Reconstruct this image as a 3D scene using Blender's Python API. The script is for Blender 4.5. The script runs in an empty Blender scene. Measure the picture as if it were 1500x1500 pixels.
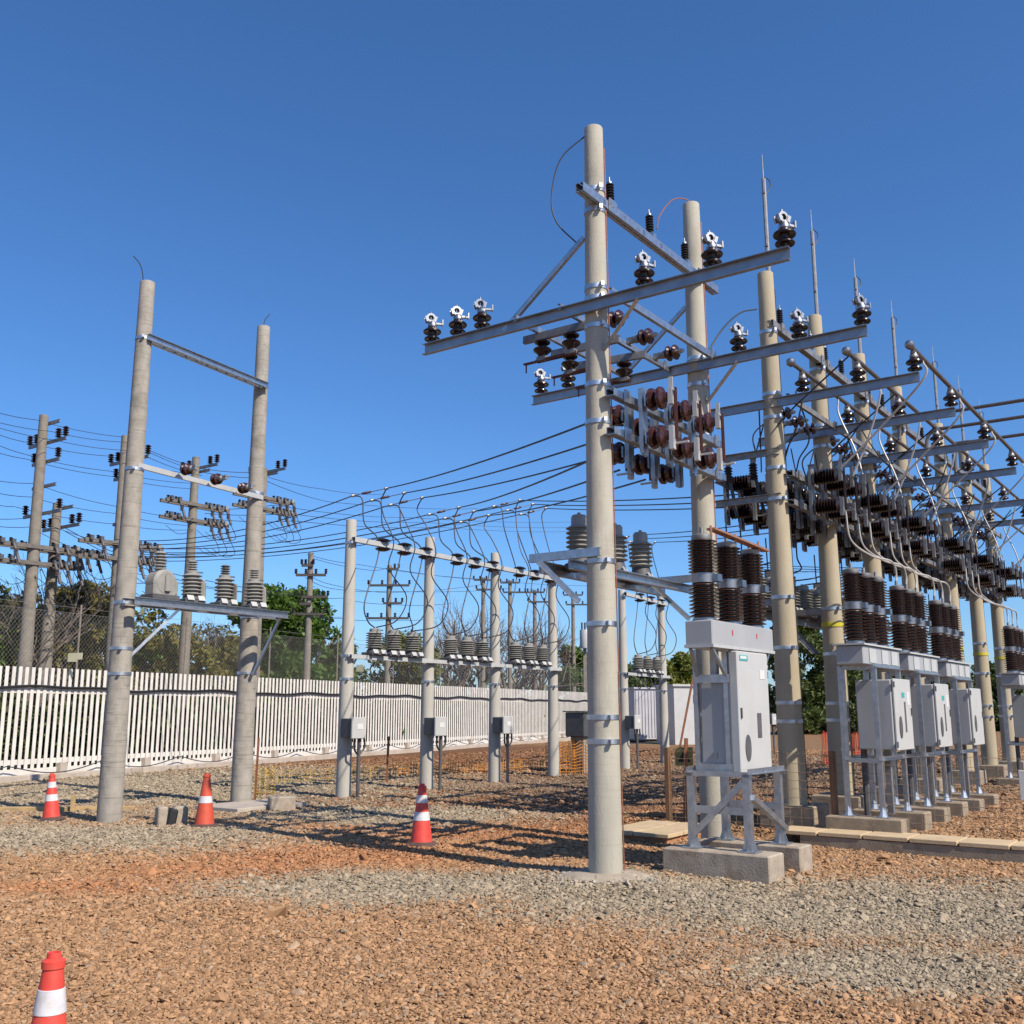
import bpy, math, random
import numpy as np
from mathutils import Vector, Matrix, Euler
random.seed(7); rng = np.random.default_rng(7)
C = bpy.context.scene.collection
PI = math.pi
# ---------------------------------------------------------------- frames
F = 1500.0; PITCH = math.atan(290/1500); CZ = 1.65
cp, sp = math.cos(PITCH), math.sin(PITCH)
UX, UY = .5845, .8114                      # yard axis U (away to the right); V is 90 degrees to its left
TH = math.atan2(UY, UX)
def xy(u, v): return (u*UX - v*UY, u*UY + v*UX)
def P3(u, v, z): return Vector((*xy(u, v), z))
def ray(px, py):
    a = (px-750)/F; b = (750-py)/F
    return (a, cp-b*sp, sp+b*cp)
def G(px, py, z=0):                        # ground point seen at a photo pixel
    r = ray(px, py); t = (z-CZ)/r[2]; return Vector((r[0]*t, r[1]*t, z))
def at(px, py, y):                         # point at a given distance
    r = ray(px, py); t = y/r[1]; return Vector((r[0]*t, y, CZ+r[2]*t))
def pv(px, py, v):                         # (u, z) on the upright plane v = const
    r = ray(px, py); t = v/(-r[0]*UY + r[1]*UX)
    return (r[0]*t*UX + r[1]*t*UY, CZ+r[2]*t)
def sst(a, b, x):
    t = np.clip((x-a)/(b-a), 0, 1); return t*t*(3-2*t)
def ground_h(x, y):
    u = x*UX + y*UY; v = -x*UY + y*UX
    h = .10*sst(13.2, 13.45, u)*(1-sst(7.2, 9.5, v))
    h = h + .012*np.sin(x*1.3+.7)*np.sin(y*.9) + .008*np.sin(x*3.1+y*2.3)
    # grout collar and gravel heaps near the first pole and blocks
    d = np.sqrt((x-.95)**2+(y-10.75)**2); h = h + .05*np.exp(-(d/.9)**2)
    return h
# ---------------------------------------------------------------- materials
MATS = {}
def mat(name, col, rough=.6, metal=0., var=.12, scale=6., bump=0., bscale=40., stain=None, stain_amt=.5, spec=.5, stretch=(1,1,1), ring=0.):
    if name in MATS: return MATS[name]
    kA = .76 if metal < .5 else .88
    col = tuple(c*kA for c in col); stain = tuple(c*kA for c in stain) if stain else None
    m = bpy.data.materials.new(name); m.use_nodes = True
    nt = m.node_tree; N = nt.nodes; L = nt.links
    b = N['Principled BSDF']; b.inputs['Roughness'].default_value = rough
    b.inputs['Metallic'].default_value = metal; b.inputs['Specular IOR Level'].default_value = spec
    g = N.new('ShaderNodeTexCoord'); mp = N.new('ShaderNodeMapping'); mp.inputs['Scale'].default_value = stretch
    L.new(g.outputs['Object'], mp.inputs['Vector'])
    n = N.new('ShaderNodeTexNoise'); n.inputs['Scale'].default_value = scale; n.inputs['Detail'].default_value = 6
    L.new(mp.outputs[0], n.inputs['Vector'])
    r = N.new('ShaderNodeMapRange'); r.inputs[1].default_value = .3; r.inputs[2].default_value = .7
    r.inputs[3].default_value = 1-var; r.inputs[4].default_value = 1+var
    L.new(n.outputs['Fac'], r.inputs[0])
    mx = N.new('ShaderNodeMix'); mx.data_type = 'RGBA'; mx.blend_type = 'MULTIPLY'; mx.inputs[0].default_value = 1
    mx.inputs[6].default_value = (*col, 1); L.new(r.outputs[0], mx.inputs[7])
    out = mx.outputs[2]
    if stain:
        n2 = N.new('ShaderNodeTexNoise'); n2.inputs['Scale'].default_value = scale*.6; n2.inputs['Detail'].default_value = 8; n2.inputs['Roughness'].default_value = .65
        L.new(mp.outputs[0], n2.inputs['Vector'])
        r2 = N.new('ShaderNodeMapRange'); r2.inputs[1].default_value = .52; r2.inputs[2].default_value = .72; r2.inputs[4].default_value = stain_amt
        L.new(n2.outputs['Fac'], r2.inputs[0])
        m2 = N.new('ShaderNodeMix'); m2.data_type = 'RGBA'; L.new(r2.outputs[0], m2.inputs[0]); L.new(out, m2.inputs[6]); m2.inputs[7].default_value = (*stain, 1)
        out = m2.outputs[2]
    if ring:
        w = N.new('ShaderNodeTexNoise'); w.inputs['Scale'].default_value = 9; w.inputs['Detail'].default_value = 3
        mp2 = N.new('ShaderNodeMapping'); mp2.inputs['Scale'].default_value = (.35, .35, 5.)
        L.new(g.outputs['Object'], mp2.inputs['Vector']); L.new(mp2.outputs[0], w.inputs['Vector'])
        r3 = N.new('ShaderNodeMapRange'); r3.inputs[1].default_value = .56; r3.inputs[2].default_value = .72; r3.inputs[3].default_value = 1; r3.inputs[4].default_value = 1-ring
        L.new(w.outputs['Fac'], r3.inputs[0])
        m3 = N.new('ShaderNodeMix'); m3.data_type = 'RGBA'; m3.blend_type = 'MULTIPLY'; m3.inputs[0].default_value = 1
        L.new(out, m3.inputs[6]); L.new(r3.outputs[0], m3.inputs[7]); out = m3.outputs[2]
    L.new(out, b.inputs['Base Color'])
    if bump:
        n4 = N.new('ShaderNodeTexNoise'); n4.inputs['Scale'].default_value = bscale; n4.inputs['Detail'].default_value = 4
        L.new(mp.outputs[0], n4.inputs['Vector'])
        bp = N.new('ShaderNodeBump'); bp.inputs['Strength'].default_value = bump; bp.inputs['Distance'].default_value = .01
        L.new(n4.outputs['Fac'], bp.inputs['Height']); L.new(bp.outputs[0], b.inputs['Normal'])
    MATS[name] = m; return m
POLE_NEW = mat('pole_concrete_pale', (.485,.46,.38), .85, var=.1, scale=5, bump=.3, bscale=60, stain=(.29,.26,.215), stain_amt=.65, stretch=(1,1,.35), ring=.08)
POLE_TAN = mat('pole_concrete_tan', (.47,.405,.285), .85, var=.1, scale=5, bump=.3, bscale=60, stain=(.34,.28,.19), stain_amt=.45, stretch=(1,1,.3))
POLE_OLD = mat('pole_concrete_weathered', (.39,.36,.31), .9, var=.16, scale=8, bump=.5, bscale=70, stain=(.17,.16,.135), stain_amt=.6, stretch=(1,1,.5), ring=.35)
POLE_FAR = mat('pole_concrete_grey', (.27,.24,.20), .9, var=.16, scale=6, stain=(.15,.14,.12), stain_amt=.6, ring=.2)
POLE_WHT = mat('pole_concrete_whitish', (.52,.50,.445), .85, var=.08, scale=5, bump=.2, bscale=60, stain=(.36,.34,.29), stain_amt=.4, stretch=(1,1,.3))
GALV = mat('galvanised_steel', (.56,.58,.60), .42, 1., var=.16, scale=14, bump=.05)
GALV_ARM_SHADE = mat('galvanised_arm_shaded', (.40,.425,.46), .5, 1., var=.14, scale=5, bump=.05)  # darker copy of the galvanised steel, shade on the arms painted in
GALV_OLD = mat('galvanised_steel_dull', (.33,.33,.33), .6, .8, var=.2, scale=10, stain=(.16,.13,.1), stain_amt=.5)
PAINT_W = mat('galvanised_paint', (.60,.61,.60), .5, .2, var=.08, scale=8)
ALU = mat('aluminium_clamp', (.36,.37,.39), .42, 1., var=.14, scale=20)
PORC = mat('brown_porcelain', (.058,.019,.016), .16, var=.2, scale=8, spec=.6)
PORCD = mat('dark_brown_porcelain', (.020,.011,.011), .24, var=.3, scale=8, spec=.4)
POLYM = mat('dark_polymer', (.02,.02,.024), .45, var=.2)
EPOXY = mat('grey_epoxy', (.33,.325,.30), .55, var=.12, scale=6, stain=(.2,.19,.16), stain_amt=.4)
EPOXYD = mat('dark_grey_base', (.10,.10,.105), .6, var=.2)
CAB = mat('cabinet_grey_paint', (.42,.43,.44), .4, var=.05, scale=3, stain=(.42,.41,.38), stain_amt=.3)
CABW = mat('cabinet_white_paint', (.56,.57,.56), .4, var=.05, scale=3, stain=(.5,.47,.42), stain_amt=.35)
CABD = mat('cabinet_dark', (.085,.09,.095), .5, var=.08)  # near-black tone for box and cabinet bodies
DARK = mat('dark_gap', (.012,.012,.013), .6)
COPPER = mat('copper_bar', (.62,.28,.14), .45, .7, var=.15, scale=20)
CUWIRE = mat('copper_wire', (.42,.17,.10), .5, .6, var=.2, scale=30)
REDCU = mat('oxidised_copper', (.15,.055,.042), .5, .5, var=.2, scale=20)
WIRE = mat('dark_cable', (.035,.04,.05), .55, var=.2)
WIREL = mat('bare_aluminium_cable', (.62,.61,.58), .5, .3, var=.1)
BRONZE = mat('bus_tube_bronze', (.20,.165,.14), .42, .7, var=.2, scale=12)
CONC = mat('raw_concrete', (.36,.315,.26), .9, var=.15, scale=7, bump=.5, bscale=50, stain=(.24,.17,.11), stain_amt=.6)
CONC_G = mat('grey_concrete_block', (.43,.365,.285), .9, var=.18, scale=7, bump=.5, bscale=50, stain=(.27,.185,.12), stain_amt=.75)
PED = mat('stained_concrete', (.35,.28,.20), .9, var=.2, scale=6, bump=.5, bscale=50, stain=(.16,.12,.08), stain_amt=.7)
PAVE = mat('tan_slab', (.64,.49,.30), .9, var=.12, scale=5, bump=.3, stain=(.42,.3,.19), stain_amt=.5)
WOOD = mat('wood_brown', (.22,.12,.06), .8, var=.25, scale=6, stretch=(6,6,.6))
WOODL = mat('wood_light', (.52,.36,.17), .8, var=.2, scale=6, stretch=(1,6,1))
RUST = mat('rusty_steel', (.26,.10,.045), .85, var=.25, scale=20)
FENCEW = mat('fence_white_concrete', (.80,.765,.715), .85, var=.10, scale=3, stain=(.58,.50,.42), stain_amt=.4)
KERB = mat('kerb_concrete', (.52,.45,.38), .9, var=.12, scale=4, stain=(.38,.26,.17), stain_amt=.6)
CONE = mat('cone_red_plastic', (.80,.075,.052), .5, var=.12, scale=12, stain=(.48,.16,.10), stain_amt=.55)
CONEO = mat('cone_faded_plastic', (.66,.095,.045), .55, var=.12, scale=12, stain=(.35,.1,.05), stain_amt=.5)
CONEW = mat('cone_white_band', (.72,.72,.74), .45, var=.1, scale=20, stain=(.5,.42,.36), stain_amt=.6)
RUBB = mat('cone_rubber_base', (.10,.06,.05), .8, var=.2, scale=12, stain=(.2,.11,.06))
YEL = mat('yellow_plate', (.72,.58,.05), .5, var=.08)
CREAM = mat('cream_plate', (.70,.66,.44), .5, var=.05)
TEAL = mat('teal_sticker', (.05,.42,.42), .5, var=.03)
WHITE = mat('white_plate', (.75,.75,.73), .5, var=.03)
REDM = mat('red_mark', (.6,.04,.04), .5, var=.03)
NETO = mat('orange_netting', (.62,.25,.035), .6, var=.15)
NETR = mat('red_netting', (.58,.09,.04), .6, var=.15)
NETY = mat('yellow_netting', (.66,.40,.04), .6, var=.15)
MESHW = mat('rusty_wire', (.34,.25,.17), .6, .3, var=.2)
GLINK = mat('chain_link_wire', (.36,.34,.30), .6, .3, var=.2)
CONT = mat('container_grey', (.50,.50,.54), .6, var=.07, scale=2)
BLACKP = mat('black_plastic', (.018,.018,.02), .5, var=.2)
YBAND = mat('yellow_strap', (.60,.52,.03), .5, var=.1)
def leaf_mat(name, a, b, trans=.35):
    m = bpy.data.materials.new(name); m.use_nodes = True; nt = m.node_tree; N = nt.nodes; L = nt.links
    bs = N['Principled BSDF']; bs.inputs['Roughness'].default_value = .55
    at_ = N.new('ShaderNodeAttribute'); at_.attribute_name = 'rnd'
    mx = N.new('ShaderNodeMix'); mx.data_type = 'RGBA'; mx.inputs[6].default_value = (*a,1); mx.inputs[7].default_value = (*b,1)
    L.new(at_.outputs['Fac'], mx.inputs[0]); L.new(mx.outputs[2], bs.inputs['Base Color'])
    tr = N.new('ShaderNodeBsdfTranslucent'); L.new(mx.outputs[2], tr.inputs['Color'])
    ms = N.new('ShaderNodeMixShader'); ms.inputs[0].default_value = trans
    L.new(bs.outputs[0], ms.inputs[1]); L.new(tr.outputs[0], ms.inputs[2])
    L.new(ms.outputs[0], N['Material Output'].inputs['Surface']); return m
LEAF_G = leaf_mat('leaves_green', (.045,.10,.012), (.115,.20,.025))
LEAF_O = leaf_mat('leaves_olive', (.11,.12,.022), (.24,.20,.05))
LEAF_D = leaf_mat('leaves_dark', (.04,.068,.015), (.10,.13,.03))
LEAF_Y = leaf_mat('leaves_yellowgreen', (.09,.12,.015), (.21,.21,.03))
BARK = mat('bark', (.17,.135,.10), .9, var=.25, scale=12)
BARKG = mat('grey_twigs', (.24,.19,.16), .9, var=.2, scale=8)
# ---------------------------------------------------------------- mesh builder
class MB:
    def __init__(s): s.v = []; s.f = []; s.sm = []; s.M = Matrix.Identity(4)
    def add(s, vs, fs, smooth=False):
        o = len(s.v); M = s.M
        s.v += [tuple(M @ Vector(p)) for p in vs]
        s.f += [tuple(i+o for i in f) for f in fs]; s.sm += [smooth]*len(fs); return s
    def box(s, c, d, R=None, bev=0.):
        x, y, z = d[0]/2, d[1]/2, d[2]/2
        if bev:
            e = min(bev, x*.9, y*.9, z*.9); vs = []; c = Vector(c)
            for zz, k in ((-z, e), (-z+e, 0), (z-e, 0), (z, e)):
                X, Y = x-k, y-k
                for p in ((-X+e,-Y),(X-e,-Y),(X,-Y+e),(X,Y-e),(X-e,Y),(-X+e,Y),(-X,Y-e),(-X,-Y+e)):
                    q = Vector((p[0], p[1], zz)); vs.append((R @ q if R else q) + c)
            fs = [tuple(range(7,-1,-1)), tuple(range(24,32))]
            for k in range(3):
                for i in range(8): fs.append((k*8+i, k*8+(i+1)%8, (k+1)*8+(i+1)%8, (k+1)*8+i))
            return s.add(vs, fs)
        vs = [Vector((a*x, b*y, d_*z)) for a in (-1,1) for b in (-1,1) for d_ in (-1,1)]
        vs = [(R @ q if R else q) + Vector(c) for q in vs]
        return s.add(vs, [(0,1,3,2),(4,6,7,5),(0,4,5,1),(2,3,7,6),(0,2,6,4),(1,5,7,3)])
    def prof(s, p0, p1, poly, up=(0,0,1)):
        p0, p1 = Vector(p0), Vector(p1); d = (p1-p0).normalized(); up = Vector(up)
        sd = d.cross(up); sd = sd.normalized() if sd.length > 1e-5 else Vector((1,0,0)); u2 = sd.cross(d).normalized(); n = len(poly)
        vs = [p0+sd*a+u2*b for a, b in poly] + [p1+sd*a+u2*b for a, b in poly]
        fs = [tuple(range(n)), tuple(range(2*n-1, n-1, -1))] + [(i, i+n, (i+1)%n+n, (i+1)%n) for i in range(n)]
        return s.add(vs, fs)
    def bar(s, p0, p1, w, h, up=(0,0,1)): return s.prof(p0, p1, [(-w/2,-h/2),(w/2,-h/2),(w/2,h/2),(-w/2,h/2)], up)
    def chan(s, p0, p1, w, h, t=.008, up=(0,0,1), flip=1):   # C channel, web on the -side
        a = w*flip
        return s.prof(p0, p1, [(0,-h/2),(a,-h/2),(a,-h/2+t),(t*flip,-h/2+t),(t*flip,h/2-t),(a,h/2-t),(a,h/2),(0,h/2)][::flip], up)
    def angle(s, p0, p1, w=.06, t=.007, up=(0,0,1)):
        return s.prof(p0, p1, [(0,0),(w,0),(w,t),(t,t),(t,w),(0,w)], up)
    def tube(s, pts, r, n=6, caps=True):
        pts = [Vector(p) for p in pts]; k = len(pts); vs = []; ref = None
        for i, p in enumerate(pts):
            d = (pts[min(i+1,k-1)]-pts[max(i-1,0)]).normalized()
            if ref is None: ref = d.cross(Vector((0,0,1))); ref = ref if ref.length > .05 else d.cross(Vector((0,1,0)))
            a = (ref - d*ref.dot(d)).normalized(); ref = a; b = d.cross(a)
            rr = r[i] if isinstance(r, (list, tuple)) else r
            vs += [p + (a*math.cos(2*PI*j/n) + b*math.sin(2*PI*j/n))*rr for j in range(n)]
        fs = [(i*n+j, i*n+(j+1)%n, (i+1)*n+(j+1)%n, (i+1)*n+j) for i in range(k-1) for j in range(n)]
        s.add(vs, fs, True)
        if caps: s.add(vs[:n], [tuple(range(n-1,-1,-1))]); s.add(vs[-n:], [tuple(range(n))])
        return s
    def lathe(s, prof, n=20, o=(0,0,0), R=None, smooth=True):
        o = Vector(o); vs = []; k = len(prof)
        for r, z in prof:
            for j in range(n):
                q = Vector((r*math.cos(2*PI*j/n), r*math.sin(2*PI*j/n), z)); vs.append((R @ q if R else q)+o)
        fs = [(i*n+j, i*n+(j+1)%n, (i+1)*n+(j+1)%n, (i+1)*n+j) for i in range(k-1) for j in range(n)]
        s.add(vs, fs, smooth)
        if prof[0][0] > 1e-4: s.add(vs[:n], [tuple(range(n-1,-1,-1))])
        if prof[-1][0] > 1e-4: s.add(vs[-n:], [tuple(range(n))])
        return s
    def build(s, name, m, parent=None, loc=None, rz=0., shade=35):
        me = bpy.data.meshes.new(name); me.from_pydata(s.v, [], s.f)
        me.polygons.foreach_set('use_smooth', s.sm)
        if any(s.sm) and shade:
            try: me.set_sharp_from_angle(angle=math.radians(shade))
            except Exception: pass
        me.materials.append(m); o = bpy.data.objects.new(name, me); C.objects.link(o)
        if parent is not None: o.parent = parent
        if loc is not None: o.location = loc
        if rz: o.rotation_euler = (0,0,rz)
        return o
def tag(o, label=None, cat=None, group=None, kind=None):
    if label: o['label'] = label
    if cat: o['category'] = cat; o['kind'] = 'thing'
    if group: o['group'] = group
    if kind: o['kind'] = kind
    return o
def thing(name, label, cat, loc=(0,0,0), rz=TH, group=None):
    o = bpy.data.objects.new(name, None); o.empty_display_size = .2; C.objects.link(o)
    o.location = loc; o.rotation_euler = (0,0,rz); return tag(o, label, cat, group)
def dup(root, loc, rot, label, group=None):
    r = root.copy(); C.objects.link(r); r.location = loc
    r.rotation_euler = rot if isinstance(rot, tuple) else (0,0,rot); r['label'] = label
    if group: r['group'] = group
    for ch in list(root.children):
        c = ch.copy(); C.objects.link(c); c.parent = r
        for g in list(ch.children):
            d = g.copy(); C.objects.link(d); d.parent = c
    return r
def cat_curve(pts, n=10):                       # Catmull-Rom through points
    pts = [Vector(p) for p in pts]; P = [pts[0]*2-pts[1]]+pts+[pts[-1]*2-pts[-2]]; out = []
    for i in range(1, len(P)-2):
        for k in range(n):
            t = k/n; a, b, c, d = P[i-1], P[i], P[i+1], P[i+2]
            out.append(.5*((2*b)+(c-a)*t+(2*a-5*b+4*c-d)*t*t+(3*b-a-3*c+d)*t*t*t))
    return out+[pts[-1]]
def sag(p0, p1, s, n=14):
    p0, p1 = Vector(p0), Vector(p1)
    return [p0.lerp(p1, i/n) - Vector((0,0,4*s*(i/n)*(1-i/n))) for i in range(n+1)]
def cable(pts, r, label, m=WIRE, group=None, name='cable', cat='cable', n=6):
    return tag(MB().tube(pts, r, n).build(name, m), label, cat, group)
ORD = ['first','second','third','fourth','fifth','sixth','seventh','eighth','ninth','tenth','eleventh','twelfth','thirteenth','fourteenth','fifteenth','sixteenth','seventeenth','eighteenth','nineteenth','twentieth']
RX = lambda a: Matrix.Rotation(a, 3, 'X')
RY = lambda a: Matrix.Rotation(a, 3, 'Y')
# ---------------------------------------------------------------- world, sun, camera
sc = bpy.context.scene
w = bpy.data.worlds.new('World'); sc.world = w; w.use_nodes = True
SUN_EL = math.radians(43); sh = Vector((.719, -.695, 0)).normalized()
sky = w.node_tree.nodes.new('ShaderNodeTexSky'); sky.sky_type = 'NISHITA'; sky.sun_disc = False
sky.sun_elevation = SUN_EL; sky.sun_rotation = math.atan2(sh.x, sh.y); sky.air_density = .9; sky.dust_density = .7; sky.ozone_density = 10; sky.altitude = 0
bg = w.node_tree.nodes['Background']; bg.inputs[1].default_value = .131
hs_ = w.node_tree.nodes.new('ShaderNodeHueSaturation'); hs_.inputs['Saturation'].default_value = 1.07
w.node_tree.links.new(sky.outputs[0], hs_.inputs['Color']); w.node_tree.links.new(hs_.outputs[0], bg.inputs[0])
sl = bpy.data.lights.new('sun', 'SUN'); sl.energy = 5.0; sl.angle = math.radians(.5); sl.color = (1, .89, .74)
so = bpy.data.objects.new('sun', sl); C.objects.link(so)
so.rotation_euler = Vector((sh.x*math.cos(SUN_EL), sh.y*math.cos(SUN_EL), math.sin(SUN_EL))).to_track_quat('Z','Y').to_euler()
cam = bpy.data.cameras.new('camera'); cam.sensor_width = 36; cam.lens = 36; cam.clip_start = .1; cam.clip_end = 3000
co = bpy.data.objects.new('camera', cam); C.objects.link(co); co.location = (0,0,CZ); co.rotation_euler = (PI/2+PITCH,0,0); sc.camera = co
sc.view_settings.view_transform = 'Standard'; sc.view_settings.look = 'None'; sc.view_settings.exposure = 0.35
# ---------------------------------------------------------------- ground
def gravel_mat(name, stones):
    m = bpy.data.materials.new(name); m.use_nodes = True; nt = m.node_tree; N = nt.nodes; L = nt.links
    b = N['Principled BSDF']; b.inputs['Roughness'].default_value = .95; b.inputs['Specular IOR Level'].default_value = .15
    g = N.new('ShaderNodeNewGeometry')
    def noise(sc_, det=4, rough=.6):
        n = N.new('ShaderNodeTexNoise'); n.inputs['Scale'].default_value = sc_; n.inputs['Detail'].default_value = det; n.inputs['Roughness'].default_value = rough
        L.new(g.outputs['Position'], n.inputs['Vector']); return n
    def math_(op, a, b_=None):
        n = N.new('ShaderNodeMath'); n.operation = op
        for i, x in enumerate((a, b_)):
            if x is None: continue
            if isinstance(x, (int, float)): n.inputs[i].default_value = x
            else: L.new(x, n.inputs[i])
        return n.outputs[0]
    wob = math_('MULTIPLY', math_('SUBTRACT', noise(.9, 5).outputs['Fac'], .5), 1.3)
    fine = math_('MULTIPLY', math_('SUBTRACT', noise(7, 3).outputs['Fac'], .5), 1.1)
    wob = math_('ADD', wob, fine)
    if stones:
        a0 = N.new('ShaderNodeAttribute'); a0.attribute_name = 'rnd'
        wob = math_('ADD', wob, math_('MULTIPLY', math_('SUBTRACT', math_('FRACT', math_('MULTIPLY', a0.outputs['Fac'], 91.7)), .5), 1.1))
    def patches(lst):
        acc = None
        for (cx, cy, rx, ry) in lst:
            sb = N.new('ShaderNodeVectorMath'); sb.operation = 'SUBTRACT'; L.new(g.outputs['Position'], sb.inputs[0]); sb.inputs[1].default_value = (cx, cy, 0)
            mu = N.new('ShaderNodeVectorMath'); mu.operation = 'MULTIPLY'; L.new(sb.outputs[0], mu.inputs[0]); mu.inputs[1].default_value = (1/rx, 1/ry, 0)
            le = N.new('ShaderNodeVectorMath'); le.operation = 'LENGTH'; L.new(mu.outputs[0], le.inputs[0])
            v = math_('SUBTRACT', 1.0, le.outputs['Value'])
            acc = v if acc is None else math_('MAXIMUM', acc, v)
        acc = math_('ADD', acc, math_('MULTIPLY', wob, .7))
        r = N.new('ShaderNodeMapRange'); r.interpolation_type = 'SMOOTHSTEP'; r.inputs[1].default_value = -.3; r.inputs[2].default_value = .34; L.new(acc, r.inputs[0])
        return r.outputs[0]
    def mix(fac, a, c):
        n = N.new('ShaderNodeMix'); n.data_type = 'RGBA'
        if isinstance(fac, (int, float)): n.inputs[0].default_value = fac
        else: L.new(fac, n.inputs[0])
        for i, x in ((6, a), (7, c)):
            if isinstance(x, tuple): n.inputs[i].default_value = (*x, 1)
            else: L.new(x, n.inputs[i])
        return n.outputs[2]
    e = lambda px, py, rx, ry: (G(px,py).x, G(px,py).y, rx, ry)
    tan = (.335,.196,.105); orange = (.335,.165,.08); grey = (.29,.238,.168); redb = (.215,.108,.056); pale = (.34,.30,.24); brown = (.205,.135,.088)
    col = mix(noise(1.7, 5).outputs['Fac'], tan, (.32,.19,.102))
    col = mix(patches([e(480,1255,1.7,1.5), e(330,1275,1.3,.8), e(150,1300,1.1,.5), e(640,1215,3.5,1.6)]), col, orange)
    col = mix(patches([e(760,1165,9,5), e(640,1105,11,11)]), col, redb)
    col = mix(patches([e(1250,1130,9,9), e(900,1150,5,5)]), col, brown)
    col = mix(patches([e(560,1195,2.6,1.6), e(100,1225,3.4,1.6), e(250,1150,6,7.5), e(620,1300,2.0,.95), e(950,1310,2.0,1.3), e(1150,1335,1.6,1.2), e(1380,1330,1.9,1.5), e(1300,1420,1.2,.7), e(700,1075,14,9), e(980,1085,6,6)]), col, grey)
    col = mix(patches([e(885,1292,.5,.35)]), col, pale)
    if stones:
        a = N.new('ShaderNodeAttribute'); a.attribute_name = 'rnd'; rf = a.outputs['Fac']
        sep = rf
        r = N.new('ShaderNodeMapRange'); r.inputs[3].default_value = .62; r.inputs[4].default_value = 1.34; L.new(rf, r.inputs[0])
        n = N.new('ShaderNodeMix'); n.data_type = 'RGBA'; n.blend_type = 'MULTIPLY'; n.inputs[0].default_value = 1; L.new(col, n.inputs[6]); L.new(r.outputs[0], n.inputs[7]); col = n.outputs[2]
        sh_ = N.new('ShaderNodeMapRange'); sh_.inputs[1].default_value = .90; sh_.inputs[2].default_value = .93; sh_.inputs[4].default_value = .5
        L.new(math_('FRACT', math_('MULTIPLY', rf, 37.3)), sh_.inputs[0]); col = mix(sh_.outputs[0], col, (.33,.275,.205))
    else:
        vo = N.new('ShaderNodeTexVoronoi'); vo.inputs['Scale'].default_value = 14; L.new(g.outputs['Position'], vo.inputs['Vector'])
        r = N.new('ShaderNodeMapRange'); r.inputs[3].default_value = .40; r.inputs[4].default_value = .95; L.new(vo.outputs['Color'], r.inputs[0])
        n = N.new('ShaderNodeMix'); n.data_type = 'RGBA'; n.blend_type = 'MULTIPLY'; n.inputs[0].default_value = 1; L.new(col, n.inputs[6]); L.new(r.outputs[0], n.inputs[7]); col = n.outputs[2]
        bp = N.new('ShaderNodeBump'); bp.inputs['Strength'].default_value = .9; bp.inputs['Distance'].default_value = .03; bp.invert = True
        L.new(vo.outputs['Distance'], bp.inputs['Height']); L.new(bp.outputs[0], b.inputs['Normal'])
    L.new(col, b.inputs['Base Color']); return m
xs = np.unique(np.concatenate([np.linspace(-900,-60,15), np.linspace(-60,-16,23), np.linspace(-16,22,153), np.linspace(22,60,20), np.linspace(60,900,15)]))
ys = np.unique(np.concatenate([np.linspace(-60,0,7), np.linspace(0,34,137), np.linspace(34,80,24), np.linspace(80,1500,20)]))
XX, YY = np.meshgrid(xs, ys); HH = ground_h(XX, YY)
nx, ny = len(xs), len(ys)
gv = np.stack([XX.ravel(), YY.ravel(), HH.ravel()], 1)
ii = (np.arange(ny-1)[:,None]*nx + np.arange(nx-1)[None,:]).ravel()
gme = bpy.data.meshes.new('ground'); gme.from_pydata(gv.tolist(), [], np.stack([ii, ii+1, ii+nx+1, ii+nx], 1).tolist())
gme.polygons.foreach_set('use_smooth', [True]*len(gme.polygons)); gme.materials.append(gravel_mat('gravel_ground', False))
go = bpy.data.objects.new('ground', gme); C.objects.link(go); tag(go, kind='structure')
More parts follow.
